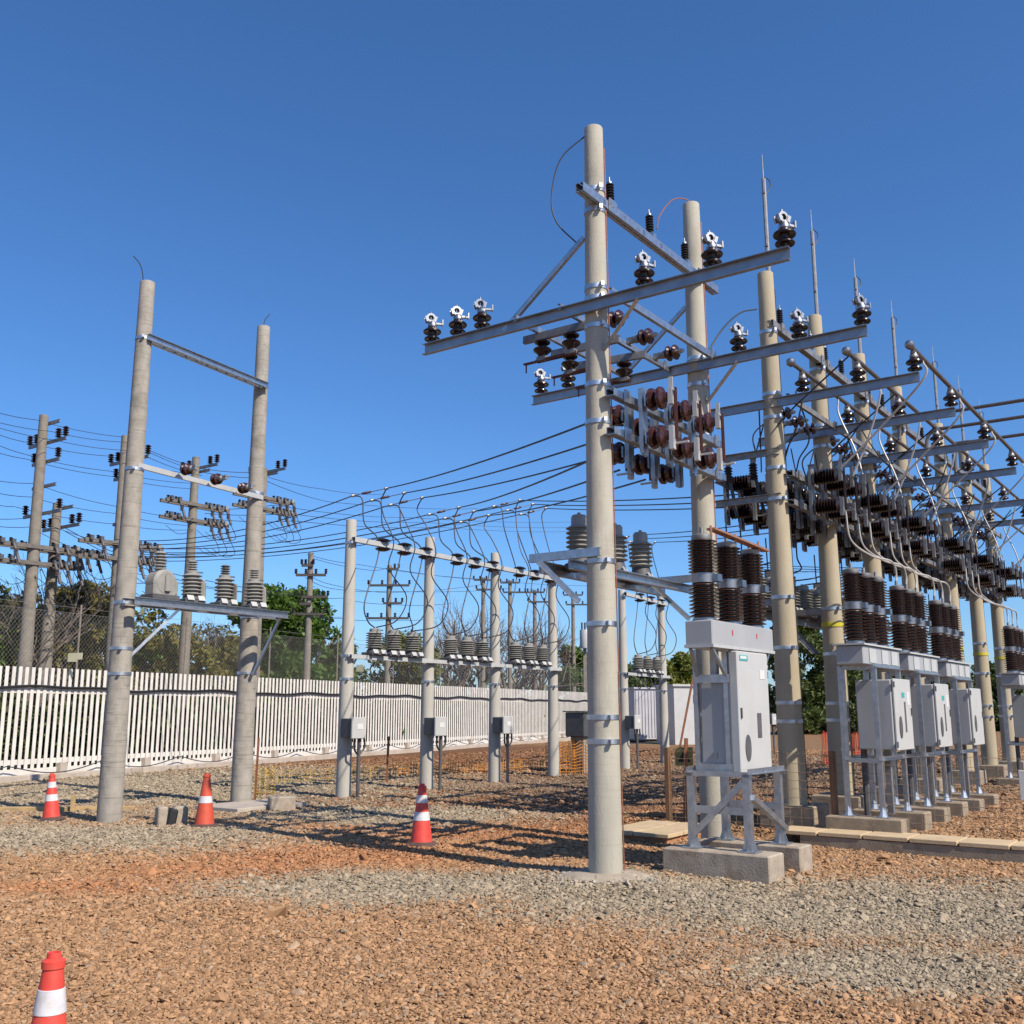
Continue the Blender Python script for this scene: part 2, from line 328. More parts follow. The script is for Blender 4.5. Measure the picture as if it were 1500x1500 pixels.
# loose crushed stone: one uncountable mass
def rocks():
    t = (1+5**.5)/2
    bv = np.array([(-1,t,0),(1,t,0),(-1,-t,0),(1,-t,0),(0,-1,t),(0,1,t),(0,-1,-t),(0,1,-t),(t,0,-1),(t,0,1),(-t,0,-1),(-t,0,1)], float); bv /= np.linalg.norm(bv[0])
    bf = np.array([(0,11,5),(0,5,1),(0,1,7),(0,7,10),(0,10,11),(1,5,9),(5,11,4),(11,10,2),(10,7,6),(7,1,8),(3,9,4),(3,4,2),(3,2,6),(3,6,8),(3,8,9),(4,9,5),(2,4,11),(6,2,10),(8,6,7),(9,8,1)])
    pts = []; siz = []
    for y0, y1, sp_, s0 in ((5.6, 8.5, .0185, .0122), (8.5, 12, .023, .015), (12, 17, .031, .0175), (17, 26, .048, .0225), (26, 44, .088, .030)):
        gx = np.arange(-.58*y1-.6, .58*y1+.6, sp_); gy = np.arange(y0, y1, sp_)
        A, B = np.meshgrid(gx, gy); A = A.ravel() + rng.uniform(-.5,.5,A.size)*sp_*1.1; B = B.ravel() + rng.uniform(-.5,.5,B.size)*sp_*1.1
        k = np.abs(A) < .56*B+.5
        u = A*UX+B*UY; v = -A*UY+B*UX
        k &= ~((np.hypot(A-.94, B-10.68) < .2))
        k &= (v < 25) & ~((np.abs(u-13.12) < .3) & (v < 4.8)) & ~((np.abs(u-12.7) < .66) & (np.abs(v-6.75) < .48))
        A, B = A[k], B[k]; pts.append(np.stack([A, B], 1)); siz.append(s0*np.exp(rng.normal(-.08, .38, A.size)))
    pts = np.concatenate(pts); siz = np.concatenate(siz); n = len(pts)
    z = ground_h(pts[:,0], pts[:,1])
    V = np.repeat(bv[None], n, 0)*(1+rng.uniform(-.33,.33,(n,12,1)))
    V *= np.stack([rng.uniform(.75,1.35,n), rng.uniform(.65,1.1,n), rng.uniform(.30,.66,n)], 1)[:,None,:]
    a = rng.uniform(0, 2*PI, n); tl = rng.normal(0, .42, n); ca, sa, ct, st = np.cos(a), np.sin(a), np.cos(tl), np.sin(tl)
    x, y, zz = V[...,0].copy(), V[...,1].copy(), V[...,2].copy()
    x, zz = x*ct[:,None]+zz*st[:,None], -x*st[:,None]+zz*ct[:,None]
    V[...,0] = x*ca[:,None]-y*sa[:,None]; V[...,1] = x*sa[:,None]+y*ca[:,None]; V[...,2] = zz
    V *= siz[:,None,None]; V[...,0] += pts[:,0,None]; V[...,1] += pts[:,1,None]; V[...,2] += (z+siz*rng.uniform(.05,.5,n))[:,None]
    Fc = (bf[None]+12*np.arange(n)[:,None,None]).reshape(-1,3)
    me = bpy.data.meshes.new('gravel'); me.vertices.add(n*12); me.vertices.foreach_set('co', V.ravel().astype(np.float32))
    me.loops.add(Fc.size); me.loops.foreach_set('vertex_index', Fc.ravel().astype(np.int32))
    me.polygons.add(len(Fc)); me.polygons.foreach_set('loop_start', np.arange(0, Fc.size, 3, dtype=np.int32)); me.polygons.foreach_set('loop_total', np.full(len(Fc), 3, np.int32))
    me.update(calc_edges=True)
    at_ = me.attributes.new('rnd', 'FLOAT', 'POINT'); at_.data.foreach_set('value', np.repeat(rng.random(n), 12).astype(np.float32))
    me.polygons.foreach_set('use_smooth', np.zeros(len(Fc), bool))
    me.materials.append(gravel_mat('gravel_stone', True)); o = bpy.data.objects.new('gravel', me); C.objects.link(o); tag(o, 'loose crushed stone gravel, orange and grey, spread over the yard', 'gravel', kind='stuff')
rocks()
# ---------------------------------------------------------------- traffic cones
def cone(loc, rz, label, m, first, h=.72, tilt=0):
    t = thing('traffic_cone', label, 'cone', loc, rz, 'traffic cones on the gravel'); t.rotation_euler = (0, tilt, rz); k = h/.72
    R = lambda z: (.134 - (z-.04)*.142)*k
    body = MB().lathe([(R(.03), .03*k), (R(.66),.66*k), (R(.66)+.006,.664*k), (R(.66)+.006,.69*k), (.032*k,.70*k), (.030*k,.72*k), (.022*k,.72*k), (.02*k,.6*k)], 28).build('body', m, t)
    for z0, z1 in ((.30,.40), (.50,.59)) if first else ((.33,.42),):
        MB().lathe([(R(z0)+.001, z0*k), (R(z0)+.0035, z0*k+.002), (R(z1)+.0035, z1*k-.002), (R(z1)+.001, z1*k)], 28).build('white_band', CONEW, t)
    b = MB(); n = 8
    b.lathe([(.205*k,0),(.212*k,.012*k),(.205*k,.034*k),(.17*k,.045*k),(.145*k,.06*k)], 8).build('base', RUBB, t)
    return t
cone(G(75,1202), .3, 'clean red cone with two white bands beside the leftmost big pole', CONE, True, .70, -.06)
cone(G(299,1213), .2, 'faded orange-red cone with one dirty white band, right of the concrete offcut', CONEO, False, .76)
cone(G(617,1240), .1, 'red cone with two white bands standing in the middle of the shadow-striped ground', CONE, True, .75)
cone(Vector((-1.79,4.26,0)), .4, 'red cone cut off by the bottom left corner, closest to the camera', CONE, True, .72).scale = (.85,.85,1)
# ---------------------------------------------------------------- pale poles
def pole(name, label, u, v, h, r0, r1, m, bands=(), z0=0., group=None, wire=None, cap=True, ped=None, rod=None, whisker=None, loc=None, strap=None):
    p = loc if loc is not None else P3(u, v, z0)
    t = thing(name, label, 'pole', p, TH, group)
    s = 14; k = [(r0+(r1-r0)*i/s, h*i/s-(.15 if i == 0 else 0)) for i in range(s+1)]
    MB().lathe(k+[(r1*.96, h+.012), (0, h+.02)], 28).build('shaft', m, t)
    R = lambda z: r0+(r1-r0)*z/h
    for z in bands:
        b = MB(); r = R(z)
        b.lathe([(r+.001,z-.025),(r+.009,z-.025),(r+.009,z+.025),(r+.001,z+.025)], 28)
        for a in (-2.2, .5):
            b.box(((r+.035)*math.cos(a), (r+.035)*math.sin(a), z), (.07,.035,.045), Matrix.Rotation(a,3,'Z'))
        b.build('clamp_band', GALV, t)
    if wire:
        for i, (a, mm) in enumerate(wire):
            MB().tube([((R(z)+.012)*math.cos(a+.02*math.sin(z*3+i)), (R(z)+.012)*math.sin(a+.02*math.sin(z*3+i)), z) for z in np.linspace(-.05, h*.97, 26)], .006, 5).build('earth_wire', mm, t)
    if strap:
        r = R(strap); MB().lathe([(r+.001,strap-.035),(r+.012,strap-.035),(r+.012,strap+.035),(r+.001,strap+.035)], 24).build('yellow_strap', YBAND, t)
    if ped:
        MB().box((0,0,-ped/2-.1), (.72,.72,ped+.2), None, .015).build('pedestal', PED, t)
    if rod:
        a = MB(); a.tube([(r1+.03,0,h-.5),(r1+.03,0,h+rod*.8)], .033, 8); a.tube([(r1+.03,0,h+rod*.8),(r1+.03,0,h+rod)], [.009,.005], 5)
        for z in (h-.35, h-.1, h+rod*.25, h+rod*.68): a.box((r1+.02,0,z), (.09,.05,.03))
        a.build('lightning_rod', GALV_OLD, t)
        x = r1+.03
        MB().tube(cat_curve([(x+.03,0,h-.4),(x+.035,0,h+rod*.5),(x+.05,0,h+rod*.66),(x+.12,-.05,h+rod*.74),(x+.11,-.05,h+rod*.8),(x+.02,0,h+rod*.82)], 6), .008, 5).build('down_lead', WIRE, t)
    if whisker: MB().tube(cat_curve(whisker, 6), .009, 5).build('wire_end', WIRE, t)
    return t
W1 = ((-1.05, CUWIRE), (-.9, WIREL))
VA = 5.45
pole('concrete_pole', 'tall pale concrete pole nearest the camera, standing alone in grey gravel', 9.15, VA, 8.13, .172, .105, POLE_NEW, (1.34,1.58,2.52,3.17,4.67,5.09,5.75,6.07,6.2,7.11,7.36), group='pale concrete poles of the new bay', wire=W1)
pole('concrete_pole', 'pale concrete pole rising behind the brown bushings of the front breaker', 11.7, VA, 8.26, .172, .11, POLE_NEW, (1.3,1.6,2.5,3.2,4.6,5.05,5.75,6.1,7.2), group='pale concrete poles of the new bay', wire=W1).rotation_euler = (0, -.006, TH)
UC = [13.9, 15.9, 18.2, 20.6, 23.9, 26.4, 28.8]
for i, u in enumerate(UC):
    pole('concrete_pole', f'tan lightning-rod pole on a concrete pedestal, {ORD[i]} from the left', u, 5.3, 7.62, .18, .115, POLE_TAN, (1.1,1.35,2.1,2.8,4.2,4.65,5.4,5.75,6.7), z0=.40, group='tan lightning-rod poles', wire=((-1.0, WIRE),), ped=.36, rod=2.0-.02*i, strap=2.55 if i else None).rotation_euler = (0, -.012 if i == 0 else 0, TH)
_pa = [o for o in C.objects if o.get('label', '').startswith('tall pale concrete pole nearest')][0]
MB().lathe([(.165,.085),(.26,.08),(.40,.062),(.50,.02),(.56,-.06)], 26).build('grout_collar', CONC_G, _pa)
# old H frame at the left
LB = (2.2,2.59,3.3,5.45,7.66)
L1 = pole('concrete_pole', 'weathered grey concrete pole of the left frame, with the long bent wire on top', 9.48, 14.33, 8.65, .185, .12, POLE_OLD, LB, group='weathered poles of the left frame', whisker=[(-.02,.1,8.4),(-.02,.11,8.75),(-.06,.16,9.0),(-.14,.25,9.15)])
L2 = pole('concrete_pole', 'weathered grey concrete pole of the left frame, right of the transformers', 12.35, 14.78, 8.87, .185, .12, POLE_OLD, (2.3,3.4,3.3,5.6,7.72), group='weathered poles of the left frame', whisker=[(-.02,0,8.7),(.0,-.02,9.0),(.08,-.06,9.15)])
# thin whitish row
UP = [(14.64,14.55,5.41),(17.15,14.6,5.40),(19.68,14.68,5.37),(22.35,14.8,5.1)]
UQ = [(26.37,15.0,5.12),(29.79,15.5,5.4)]; US = [(33.6,15.3,5.2),(37.5,15.4,5.2)]
for i, (u, v, h) in enumerate(UP):
    pole('concrete_pole', f'slim whitish pole of the arrester row by the fence, {ORD[i]} from the left', u, v, h, .15, .105, POLE_WHT, (2.25,2.7,4.95), group='slim whitish poles')
for i, (u, v, h) in enumerate(UQ):
    pole('concrete_pole', ('slim whitish pole just right of the big near pole', 'slim whitish pole in front of the grey container')[i], u, v, h, .15, .105, POLE_WHT, (2.25,2.7,4.95), group='slim whitish poles')
for i, (u, v, h) in enumerate(US):
    pole('concrete_pole', ('far slim white pole hidden behind the front breaker', 'far slim white pole seen between the tan poles')[i], u, v, h, .15, .105, POLE_WHT, (2.25,2.7), group='slim whitish poles')
# ---------------------------------------------------------------- reusable equipment
def shed_profile(r, h, n, core, z0=0., thin=.35):
    p = [(core*.9, z0)]; st = h/n
    for i in range(n):
        z = z0+i*st
        p += [(core, z), (core, z+st*(.5-thin/2)), (r*.97, z+st*.32), (r, z+st*.42), (r*.92, z+st*.55), (core*1.15, z+st*.80)]
    return p+[(core, z0+h)]
def two_disc(b, r=.108, h=.2):                 # upright two-disc pin insulator
    b.lathe([(.03,0),(.042,.012),(.045,.03),(r*.84,.022),(r*.9,.03),(r*.86,.045),(.06,.066),(.046,.078),(.046,.112),(.05,.12),(r*.97,.112),(r*1.04,.122),(r*.99,.14),(.07,.168),(.055,.185),(.05,h)], 24)
def post_insulator(label, loc, rot, group, style='clamp'):
    t = thing('post_insulator', label, 'insulator', loc, TH, group); t.rotation_euler = rot
    b = MB(); b.M = Matrix.Translation((0,0,.035)); two_disc(b); b.build('porcelain_discs', PORCD, t)
    MB().lathe([(.02,-.02),(.02,.04)], 10).build('pin', GALV, t)
    c = MB(); c.lathe([(.055,.225),(.058,.25),(.045,.275),(.04,.29)], 14)
    if style == 'clamp':
        R = Matrix.Rotation(PI/2, 3, 'X')
        c.lathe([(.032,-.028),(.058,-.028),(.058,.028),(.032,.028),(.032,-.028)], 16, (-.02,0,.335), R)
        for sx in (-1,1):
            for sy in (-1,1): c.box((sx*.05-.02, sy*.035, .315), (.035,.02,.07), Matrix.Rotation(.35*sx,3,'Y'))
        c.box((.085,0,.27), (.09,.035,.022)); c.box((.125,0,.29), (.016,.05,.07)); c.lathe([(.012,.3),(.012,.42)], 8, (-.02,0,0))
    else:
        for sx in (-1,1): c.box((sx*.035,0,.325), (.02,.05,.08))
        c.box((0,0,.29), (.1,.06,.02))
    c.build('clamp', ALU if style == 'clamp' else GALV_OLD, t); return t
pin0 = post_insulator('', (0,0,-50), (0,0,TH), None); pin_bus0 = post_insulator('', (0,0,-50), (0,0,TH), None, 'bus')
used = set()
def place(proto, loc, rot, label, group):
    rot = rot if isinstance(rot, tuple) else (0,0,rot)
    rot = (rot[0]+random.gauss(0,.012), rot[1]+random.gauss(0,.012), rot[2]+random.gauss(0,.05))
    if proto.name not in used:
        used.add(proto.name); proto.location = loc; proto.rotation_euler = rot; proto['label'] = label
        if group: proto['group'] = group
        return proto
    return dup(proto, loc, rot, label, group)
# high cross arms
ARM = [('nearest high steel arm', 9.15-.13, 3.2, 7.8, 5.95), ('second high steel arm', 11.7-.14, 3.24, 7.95, 5.97)] + [(f'{ORD[i+2]} high steel arm', u-.14, 3.22, 6.3, 6.0) for i, u in enumerate(UC[:6])]
for i, (nm, u, va, vb, z) in enumerate(ARM):
    t = thing('cross_arm', f'grey steel channel, {nm} counted from the front' if i else 'long galvanised channel arm crossing the nearest pole', 'cross arm', P3(u, va, z), TH, 'high steel cross arms')
    MB().chan((0,0,0), (0,vb-va,0), .06, .135, .008, flip=-1).build('channel', GALV_ARM_SHADE, t)
    if i < 2:
        pm = VA-va
        for s in (-1, 1) if i == 0 else (-1, 1):
            if s == 1: MB().angle((.1,pm+.12,.88),(-.012,pm+1.15,-.03), .05).build('brace', GALV, t)
            else: MB().angle((.1,pm-.12,-.50),(-.012,pm-.62,-.06), .05).build('brace', GALV, t)
    va_list = (va+.06, va+.82, va+1.6); vb_list = ()
    if i < 2: vb_list = (7.72, 7.32, 6.95) if i == 0 else (7.84, 7.38, 6.95)
    for j, v in enumerate(va_list):
        st = i >= 2
        place(pin_bus0 if st else pin0, P3(u+.03, v, z+.068), (0,0,TH-.5 if not st else TH), f'dark two-disc insulator, {ORD[j]} from the right end on the {nm}' , 'post insulators on the high arms')
    for j, v in enumerate(vb_list):
        place(pin0, P3(u+.03, v, z+.068), (0,0,TH-.7), f'dark silver-clamped insulator, {ORD[j]} from the left end on the {nm}', 'post insulators on the high arms')
# bus tubes on arms 3..8
for j, v in enumerate((3.28, 4.04, 4.82)):
    t = thing('bus_tube', f'long bronze bus tube on the arm insulators, {("outermost right","middle","innermost")[j]} of the three', 'bus tube', P3(13.6-.25*(j>0), v, 6.42), TH, 'lengthwise bus tubes')
    MB().tube([(0,0,0),(19,0,0)], .032, 12).build('tube', BRONZE, t)
    MB().lathe([(0,-.075),(.04,-.06),(.062,-.02),(.062,.03),(.045,.07),(.033,.1)], 16, (0,0,0), RY(PI/2)).build('end_cap', ALU, t)
for j, (u, z) in enumerate(((20.2,7.25),(21.0,7.15),(22.0,7.05))):
    tag(MB().tube(cat_curve([(*xy(u,5.2-.3*j),z-.5-.2*j),(*xy(u,5.15-.3*j),z-.12),(*xy(u,4.85-.3*j),z),(*xy(u,4.0),z+.0),(*xy(u,-3),z)], 8), .034, 10).build('bus_tube', BRONZE), f'bronze bus tube crossing to the right with a bent end, {ORD[j]} from the front', 'bus tube', 'crosswise bus tubes')
# horizontal string insulators, arresters, switches
def hstring(label, loc, rot, group):
    t = thing('strain_insulator', label, 'insulator', loc, TH, group); t.rotation_euler = rot
    b = MB()
    for k in range(2): b.lathe([(.03,.05+.09*k),(.075,.052+.09*k),(.098,.075+.09*k),(.094,.095+.09*k),(.05,.115+.09*k),(.04,.135+.09*k)], 20)
    b.build('porcelain_discs', PORC, t)
    MB().lathe([(.018,-.03),(.03,.0),(.03,.05)], 10).build('fitting', GALV, t)
    c = MB(); c.lathe([(.05,.22),(.05,.27),(.03,.29)], 12); c.box((0,0,.33),(.05,.07,.1)); c.box((.02,.03,.37),(.1,.03,.03)); c.build('clamp', GALV_OLD, t)
    return t
str0 = hstring('', (0,0,-50), (0,0,0), None)
def arrester(label, loc, group):
    t = thing('surge_arrester', label, 'arrester', loc, TH, group)
    MB().lathe(shed_profile(.05,.24,7,.03,.06), 16).build('polymer_sheds', POLYM, t)
    MB().box((0,0,.03),(.1,.12,.05)).build('bracket', GALV, t)
    MB().lathe([(.03,.3),(.03,.32),(.008,.325),(.008,.38)], 10).build('terminal', ALU, t); return t
arr0 = arrester('', (0,0,-50), None)
def disc_h(b, x, y0, z, d, r=.1):              # two discs, axis along d*y
    R = RX(PI/2 if d < 0 else -PI/2)
    b.lathe([(.04,0),(.05,.02),(r*.9,.025),(r,.045),(r*.96,.075),(.06,.1),(.055,.11),(r*.9,.125),(r,.145),(r*.96,.175),(.06,.2),(.05,.23)], 20, (x,y0,z), R)
def vswitch(label, loc, rz, group, m=PORC, ribs=False):
    t = thing('disconnect_switch', label, 'switch', loc, rz, group)
    b = MB(); b.chan((0,0,-.40),(0,0,.36), .05, .09, .007, up=(1,0,0)); b.chan((-.062,.0,-.38),(-.062,0,.34), .045, .05, .006, up=(1,0,0)); b.box((0,-.02,.2),(.13,.02,.12)); b.box((0,-.02,-.22),(.13,.02,.12)); b.build('base_frame', GALV if not ribs else GALV_OLD, t)
    for z in (.22, -.21):
        i = MB()
        if ribs: i.lathe(shed_profile(.115,.34,8,.06), 14, (0,-.03,z), RX(PI/2))
        else: disc_h(i, 0, -.03, z, -1, .126)
        i.build('insulator', m, t)
    y = -.30-(.1 if ribs else 0)
    mm_ = PAINT_W if not ribs else GALV_OLD
    k = MB(); k.box((0,y,.22),(.07,.05,.18)); k.box((0,y+.0,.36),(.012,.05,.16)); k.build('contact_pad', mm_, t); k = MB(); k.box((0,y,-.24),(.07,.05,.26)); k.box((.03,y-.06,-.3),(.03,.22,.02)); k.build('contact_pad', mm_, t)
    k = MB(); k.box((-.02,y-.05,.0),(.008,.022,.54)); k.box((.02,y-.05,.0),(.008,.022,.54)); k.lathe([(.016,-.006),(.028,-.006),(.028,.006),(.016,.006),(.016,-.006)], 12, (0,y-.055,.29), RX(PI/2)); k.build('blade', mat('tarnished_copper',(.06,.035,.03),.5,.5) if ribs else REDCU, t)
    return t
vs0 = vswitch('', (0,0,-50), TH, None); vs1 = vswitch('', (0,0,-50), TH, None, PORCD, True)
def hswitch(label, loc, rz, group):
    t = thing('underhung_switch', label, 'switch', loc, rz, group)
    b = MB(); b.chan((0,-.48,0),(0,.48,0), .05, .09, .007); b.build('base_channel', GALV_OLD, t)
    for y in (-.2, .2):
        i = MB(); i.M = Matrix.Translation((0,y,-.06)) @ Matrix.Rotation(PI,4,'X'); two_disc(i, .105, .2); i.build('insulator', PORCD, t)
    MB().box((0,.2,-.29),(.07,.12,.05)).build('contact_pad', GALV_OLD, t); MB().box((0,-.2,-.29),(.07,.12,.05)).build('contact_pad', GALV_OLD, t)
    k = MB(); k.box((-.025,0,-.31),(.01,.56,.03)); k.box((.025,0,-.31),(.01,.56,.03)); k.box((0,.36,-.31),(.04,.2,.018)); k.tube([(0,.43,-.31),(0,.43,-.42)],.009,5); k.build('blade', REDCU, t); return t
hs0 = hswitch('', (0,0,-50), TH, None)
BAYS = [(9.15, 11.7), (13.9, 15.9), (15.9, 18.2), (18.2, 20.6), (20.6, 23.9), (23.9, 26.4), (26.4, 28.8)]
BN = ['front bay', 'second bay', 'third bay', 'fourth bay', 'fifth bay', 'sixth bay', 'seventh bay']
def rails(name, label, u0, u1, v, z, h=.1, mm=GALV, double=True, group='lengthwise steel beams', ext=.12):
    t = thing(name, label, 'beam', P3(u0-ext, v, z), TH, group); l = u1-u0+2*ext
    b = MB(); b.chan((0,-.05,0),(l,-.05,0), .045, h, .007, flip=-1 if not double else -1)
    if double:
        b.chan((0,.05,0),(l,.05,0), .045, h, .007, flip=1)
        for k in range(1, int(l/.45)): b.box((k*.45,0,0), (.05,.1,h*.6))
    b.build('channel', mm, t)
    for k in (ext+.14, l-ext-.14): MB().box((k,-.065,0),(.12,.02,h+.06)).box((k,-.08,.0),(.02,.02,.02)).build('end_plate', mm, t)
    return t
for bi, (u0, u1) in enumerate(BAYS):
    bn = BN[bi]; G_ = GALV if bi == 0 else GALV_OLD; um = (u0+u1)/2; st = .60 if bi == 0 else .55; vb = VA if bi == 0 else 5.3
    zt = 7.2
    rails('steel_beam', f'topmost double steel beam between the two poles of the {bn}', u0, u1, vb-.08, zt, mm=G_, ext=.45 if bi == 0 else .2)
    for j in range(3):
        place(arr0, P3(u0+.25+(u1-u0-.75)*j/2*1.05, vb-.06, zt+.055), TH, f'slim dark surge arrester on the top beam of the {bn}, {ORD[j]} from the left', 'surge arresters on the top beams')
    rails('steel_beam', f'middle steel beam of the {bn}, carrying red-brown strain insulators', u0, u1, vb-.22, 6.08, .08, G_, False)
    for j in range(3):
        place(str0, P3(u0+.45+(u1-u0)*.27*j, vb-.12, 6.0), (-PI/2,0,TH), f'red-brown strain insulator under the middle beam of the {bn}, {ORD[j]} from the left', 'strain insulators on the middle beams')
    for z, nn in ((4.95,'upper'),(4.53,'lower')):
        rails('steel_beam', f'{nn} of the two switch-carrying beams in the {bn}', u0, u1, vb-.22, z, .08, G_)
    for j in range(3):
        u = um-.27+(j-1)*st if bi == 0 else um+(j-1)*st
        place(vs0 if bi == 0 else vs1, P3(u, vb-.36, 4.74), TH, f'upright knife switch on the near side of the {bn}, {ORD[j]} from the left', 'upright knife switches')
        place(vs0 if bi == 0 else vs1, P3(u+.1, vb-.06, 4.66), TH+PI, f'upright knife switch on the fence side of the {bn}, {ORD[j]} from the left', 'upright knife switches')
    if bi == 0:
        for v, nn in ((5.85,'inner'),(6.45,'outer')): rails('steel_beam', f'{nn} overhanging beam carrying the underhung switches', 9.05, 11.6, v, 6.03, .07, GALV, False, ext=.08)
        for j in range(3): place(hs0, P3(9.42+.6*j, 6.15, 5.95), TH, f'underhung knife switch beneath the long arm, {ORD[j]} from the left', 'underhung knife switches')
# low arms with hanging fuse cutouts left of the lightning-rod poles
def cutout(label, loc, rot, group):
    t = thing('fuse_cutout', label, 'fuse cutout', loc, TH, group); t.rotation_euler = rot
    MB().lathe(shed_profile(.065,.24,6,.04,-.3), 14).build('porcelain_body', PORCD, t)
    b = MB(); b.tube([(0,-.02,-.24),(0,-.12,-.8)], .026, 8); b.lathe([(.02,-.006),(.032,-.006),(.032,.006),(.02,.006),(.02,-.006)], 12, (0,-.14,-.86), RX(PI/2)); b.build('fuse_tube', POLYM, t)
    MB().box((0,0,-.02),(.05,.07,.08)).build('bracket', GALV_OLD, t); return t
cut0 = cutout('', (0,0,-50), (0,0,TH), None)
for i, u in enumerate(UC[:5]):
    for k, (z, l) in enumerate(((5.28, 1.0),(4.62, 1.0))):
        t = thing('cross_arm', f'dull low arm on the fence side of the {ORD[i]} lightning-rod pole, {("upper","lower")[k]} one', 'cross arm', P3(u-.15, 5.2, z), TH, 'low steel arms')
        MB().chan((0,0,0),(0,l,0), .05, .1, .007, flip=-1).build('channel', GALV_OLD, t)
    for k in range(2):
        place(cut0, P3(u-.12, 5.62+.38*k, 5.22), (0,0,TH+.3), f'hanging black fuse cutout left of the {ORD[i]} lightning-rod pole, {("inner","outer")[k]} one', 'hanging fuse cutouts')
# ---------------------------------------------------------------- instrument transformers
def ct(label, loc, rz, group, m=EPOXY, r=.145, h=.34, ped=.12, top=.08, sheds=7):
    t = thing('current_transformer', label, 'transformer', loc, rz, group)
    MB().lathe(shed_profile(r,h,sheds,r*.66,ped), 24).build('ribbed_body', m, t)
    b = MB(); b.box((0,0,.03),(r*2.3,r*1.7,.06), None, .01); b.lathe([(r*.9,.06),(r*.7,ped)], 16); b.build('base', EPOXYD, t)
    f = MB()
    for s in (-1,1): f.box((s*r*.62,-r*.86,.075),(r*.75,.012,.09), RX(-.5))
    f.build('mounting_feet', PAINT_W, t)
    MB().lathe([(r*.6,ped+h),(r*.6,ped+h+top*.8),(r*.5,ped+h+top),(.02,ped+h+top),(.02,ped+h+top+.03)], 18).build('cap', m, t)
    MB().box((r*.65,0,ped+h+top*.7),(r*1.1,.035,.02)).build('terminal', ALU, t); return t
ct0 = ct('', (0,0,-50), TH, None, r=.185, h=.33, ped=.14, top=.07)
def bay_row(poles, gname, which, n0):
    for k in range(len(poles)-1):
        (ua, va, ha), (ub, vb, hb) = poles[k], poles[k+1]; va -= .22; vb -= .22
        nm = which[k]
        for z, nn, hh in ((5.0,'high',.1),(2.68,'low',.08)):
            t = thing('steel_beam', f'{nn} pale beam between slim poles, {nm}', 'beam', P3(ua, va, z), TH, 'beams of the arrester row'); d = Vector((ub-ua+.1, vb-va, 0))
            b = MB(); b.chan((-.1,0,0), d, .05, hh, .007, flip=-1); b.chan((-.1,.1,0), d+Vector((0,.1,0)), .05, hh, .007, flip=1); b.build('channel', PAINT_W, t)
            if nn == 'low':
                q = MB()
                for s in (.2,.5,.8): q.box(d*s+Vector((0,-.02,0)),(.14,.012,.1))
                q.angle((.16,.1,-.03),(.02,.14,-.3),.04); q.build('bracket', PAINT_W, t)
        for j in range(3):
            s = (.24,.47,.71)[j] if which[k] != 'x' else .5; u = ua+(ub-ua)*s; v = va+(vb-va)*s+.06
            place(ct0, P3(u, v, 2.725), TH, f'grey ribbed transformer on low beam, {nm}, {ORD[j]} from left', gname)
            s2 = (.31,.58,.86)[j]; u2 = ua+(ub-ua)*s2; v2 = va+(vb-va)*s2+.05
            t = thing('bushing_disc', f'flat dark disc insulator on high beam, {nm}, {ORD[j]} from left', 'insulator', P3(u2, v2, 5.0), TH, 'flat dark insulators on the high beams')
            for s3, zz in ((1,.055),(-1,-.055)):
                MB().lathe([(.06,zz),(.15,zz+s3*.012),(.165,zz+s3*.03),(.13,zz+s3*.055),(.05,zz+s3*.08)][::s3], 18).build('disc', PORCD, t)
            a = MB(); lo = P3(u+.02, v-.02, 2.6)
            a.tube(cat_curve([lo, lo+Vector((-.1,0,-.15)), lo+Vector((0,0,-.32)), lo+Vector((.1,0,-.18)), lo+Vector((.06,0,-.02))], 5), .016, 6)
            tag(a.build('cable_loop', WIRE), f'black cable loop under low beam, {nm}, {ORD[j]} from left', 'cable', 'black loops under the low beams')
            # jumpers from the line joints over the beam to the transformer
            zt = 6.24 if k < 2 and n0 == 0 else 6.85
            top = P3(u+.35, v+.1, zt) if n0 == 0 else P3(u+.3, v+.1, 6.95)
            left = P3(u-.28, v+.45, zt-.22) if n0 == 0 else P3(u-.2, v+.4, 6.8)
            ctt = P3(u, v, 3.28)
            cable(cat_curve([top, top+Vector((-.1,0,-.28)), P3(u2-.05, v2-.05, 5.6), P3(u2+.05, v2-.25, 5.05), P3(u2-.02, v2-.2, 4.5), P3(u2+.42, v2-.3, 3.95), P3(u2+.2, v2-.25, 3.45), ctt], 7), .0135, f'looping jumper from right line joint, {nm}, {ORD[j]} from left', WIRE, 'looping jumper cables')
            cable(cat_curve([left, left+Vector((.2,-.05,-.08)), left+Vector((.27,-.1,-.6)), P3(u2-.14, v2+.02, 5.12), P3(u2-.15, v2+.0, 4.7), P3(u2-.62, v2-.12, 3.75), P3(u2-.5, v2-.1, 3.4), ctt], 7), .0135, f'looping jumper from left line joint, {nm}, {ORD[j]} from left', WIRE, 'looping jumper cables')
            t = thing('strain_insulator', f'short brown line insulator overhead, {nm}, {ORD[j]} from left', 'insulator', left, 0, 'line insulators above the arrester row')
            d = top-left; R = d.to_track_quat('Z','Y').to_matrix(); dl = d.length
            MB().lathe([(.008,.0),(.008,dl*.25),(.02,dl*.27),(.026,dl*.3),(.026,dl*.5),(.02,dl*.53),(.008,dl*.55),(.008,dl)], 8, (0,0,0), R).build('body', PORC, t)
            c = MB(); c.lathe([(.01,-.05),(.032,-.03),(.032,.03),(.01,.05)], 8, (0,0,0), R); c.build('clamp', GALV_OLD, t); c = MB(); c.lathe([(.01,dl-.05),(.034,dl-.03),(.034,dl+.03),(.01,dl+.05)], 8, (0,0,0), R); c.build('clamp', GALV_OLD, t)
            JOINTS.append((left, top))
JOINTS = []
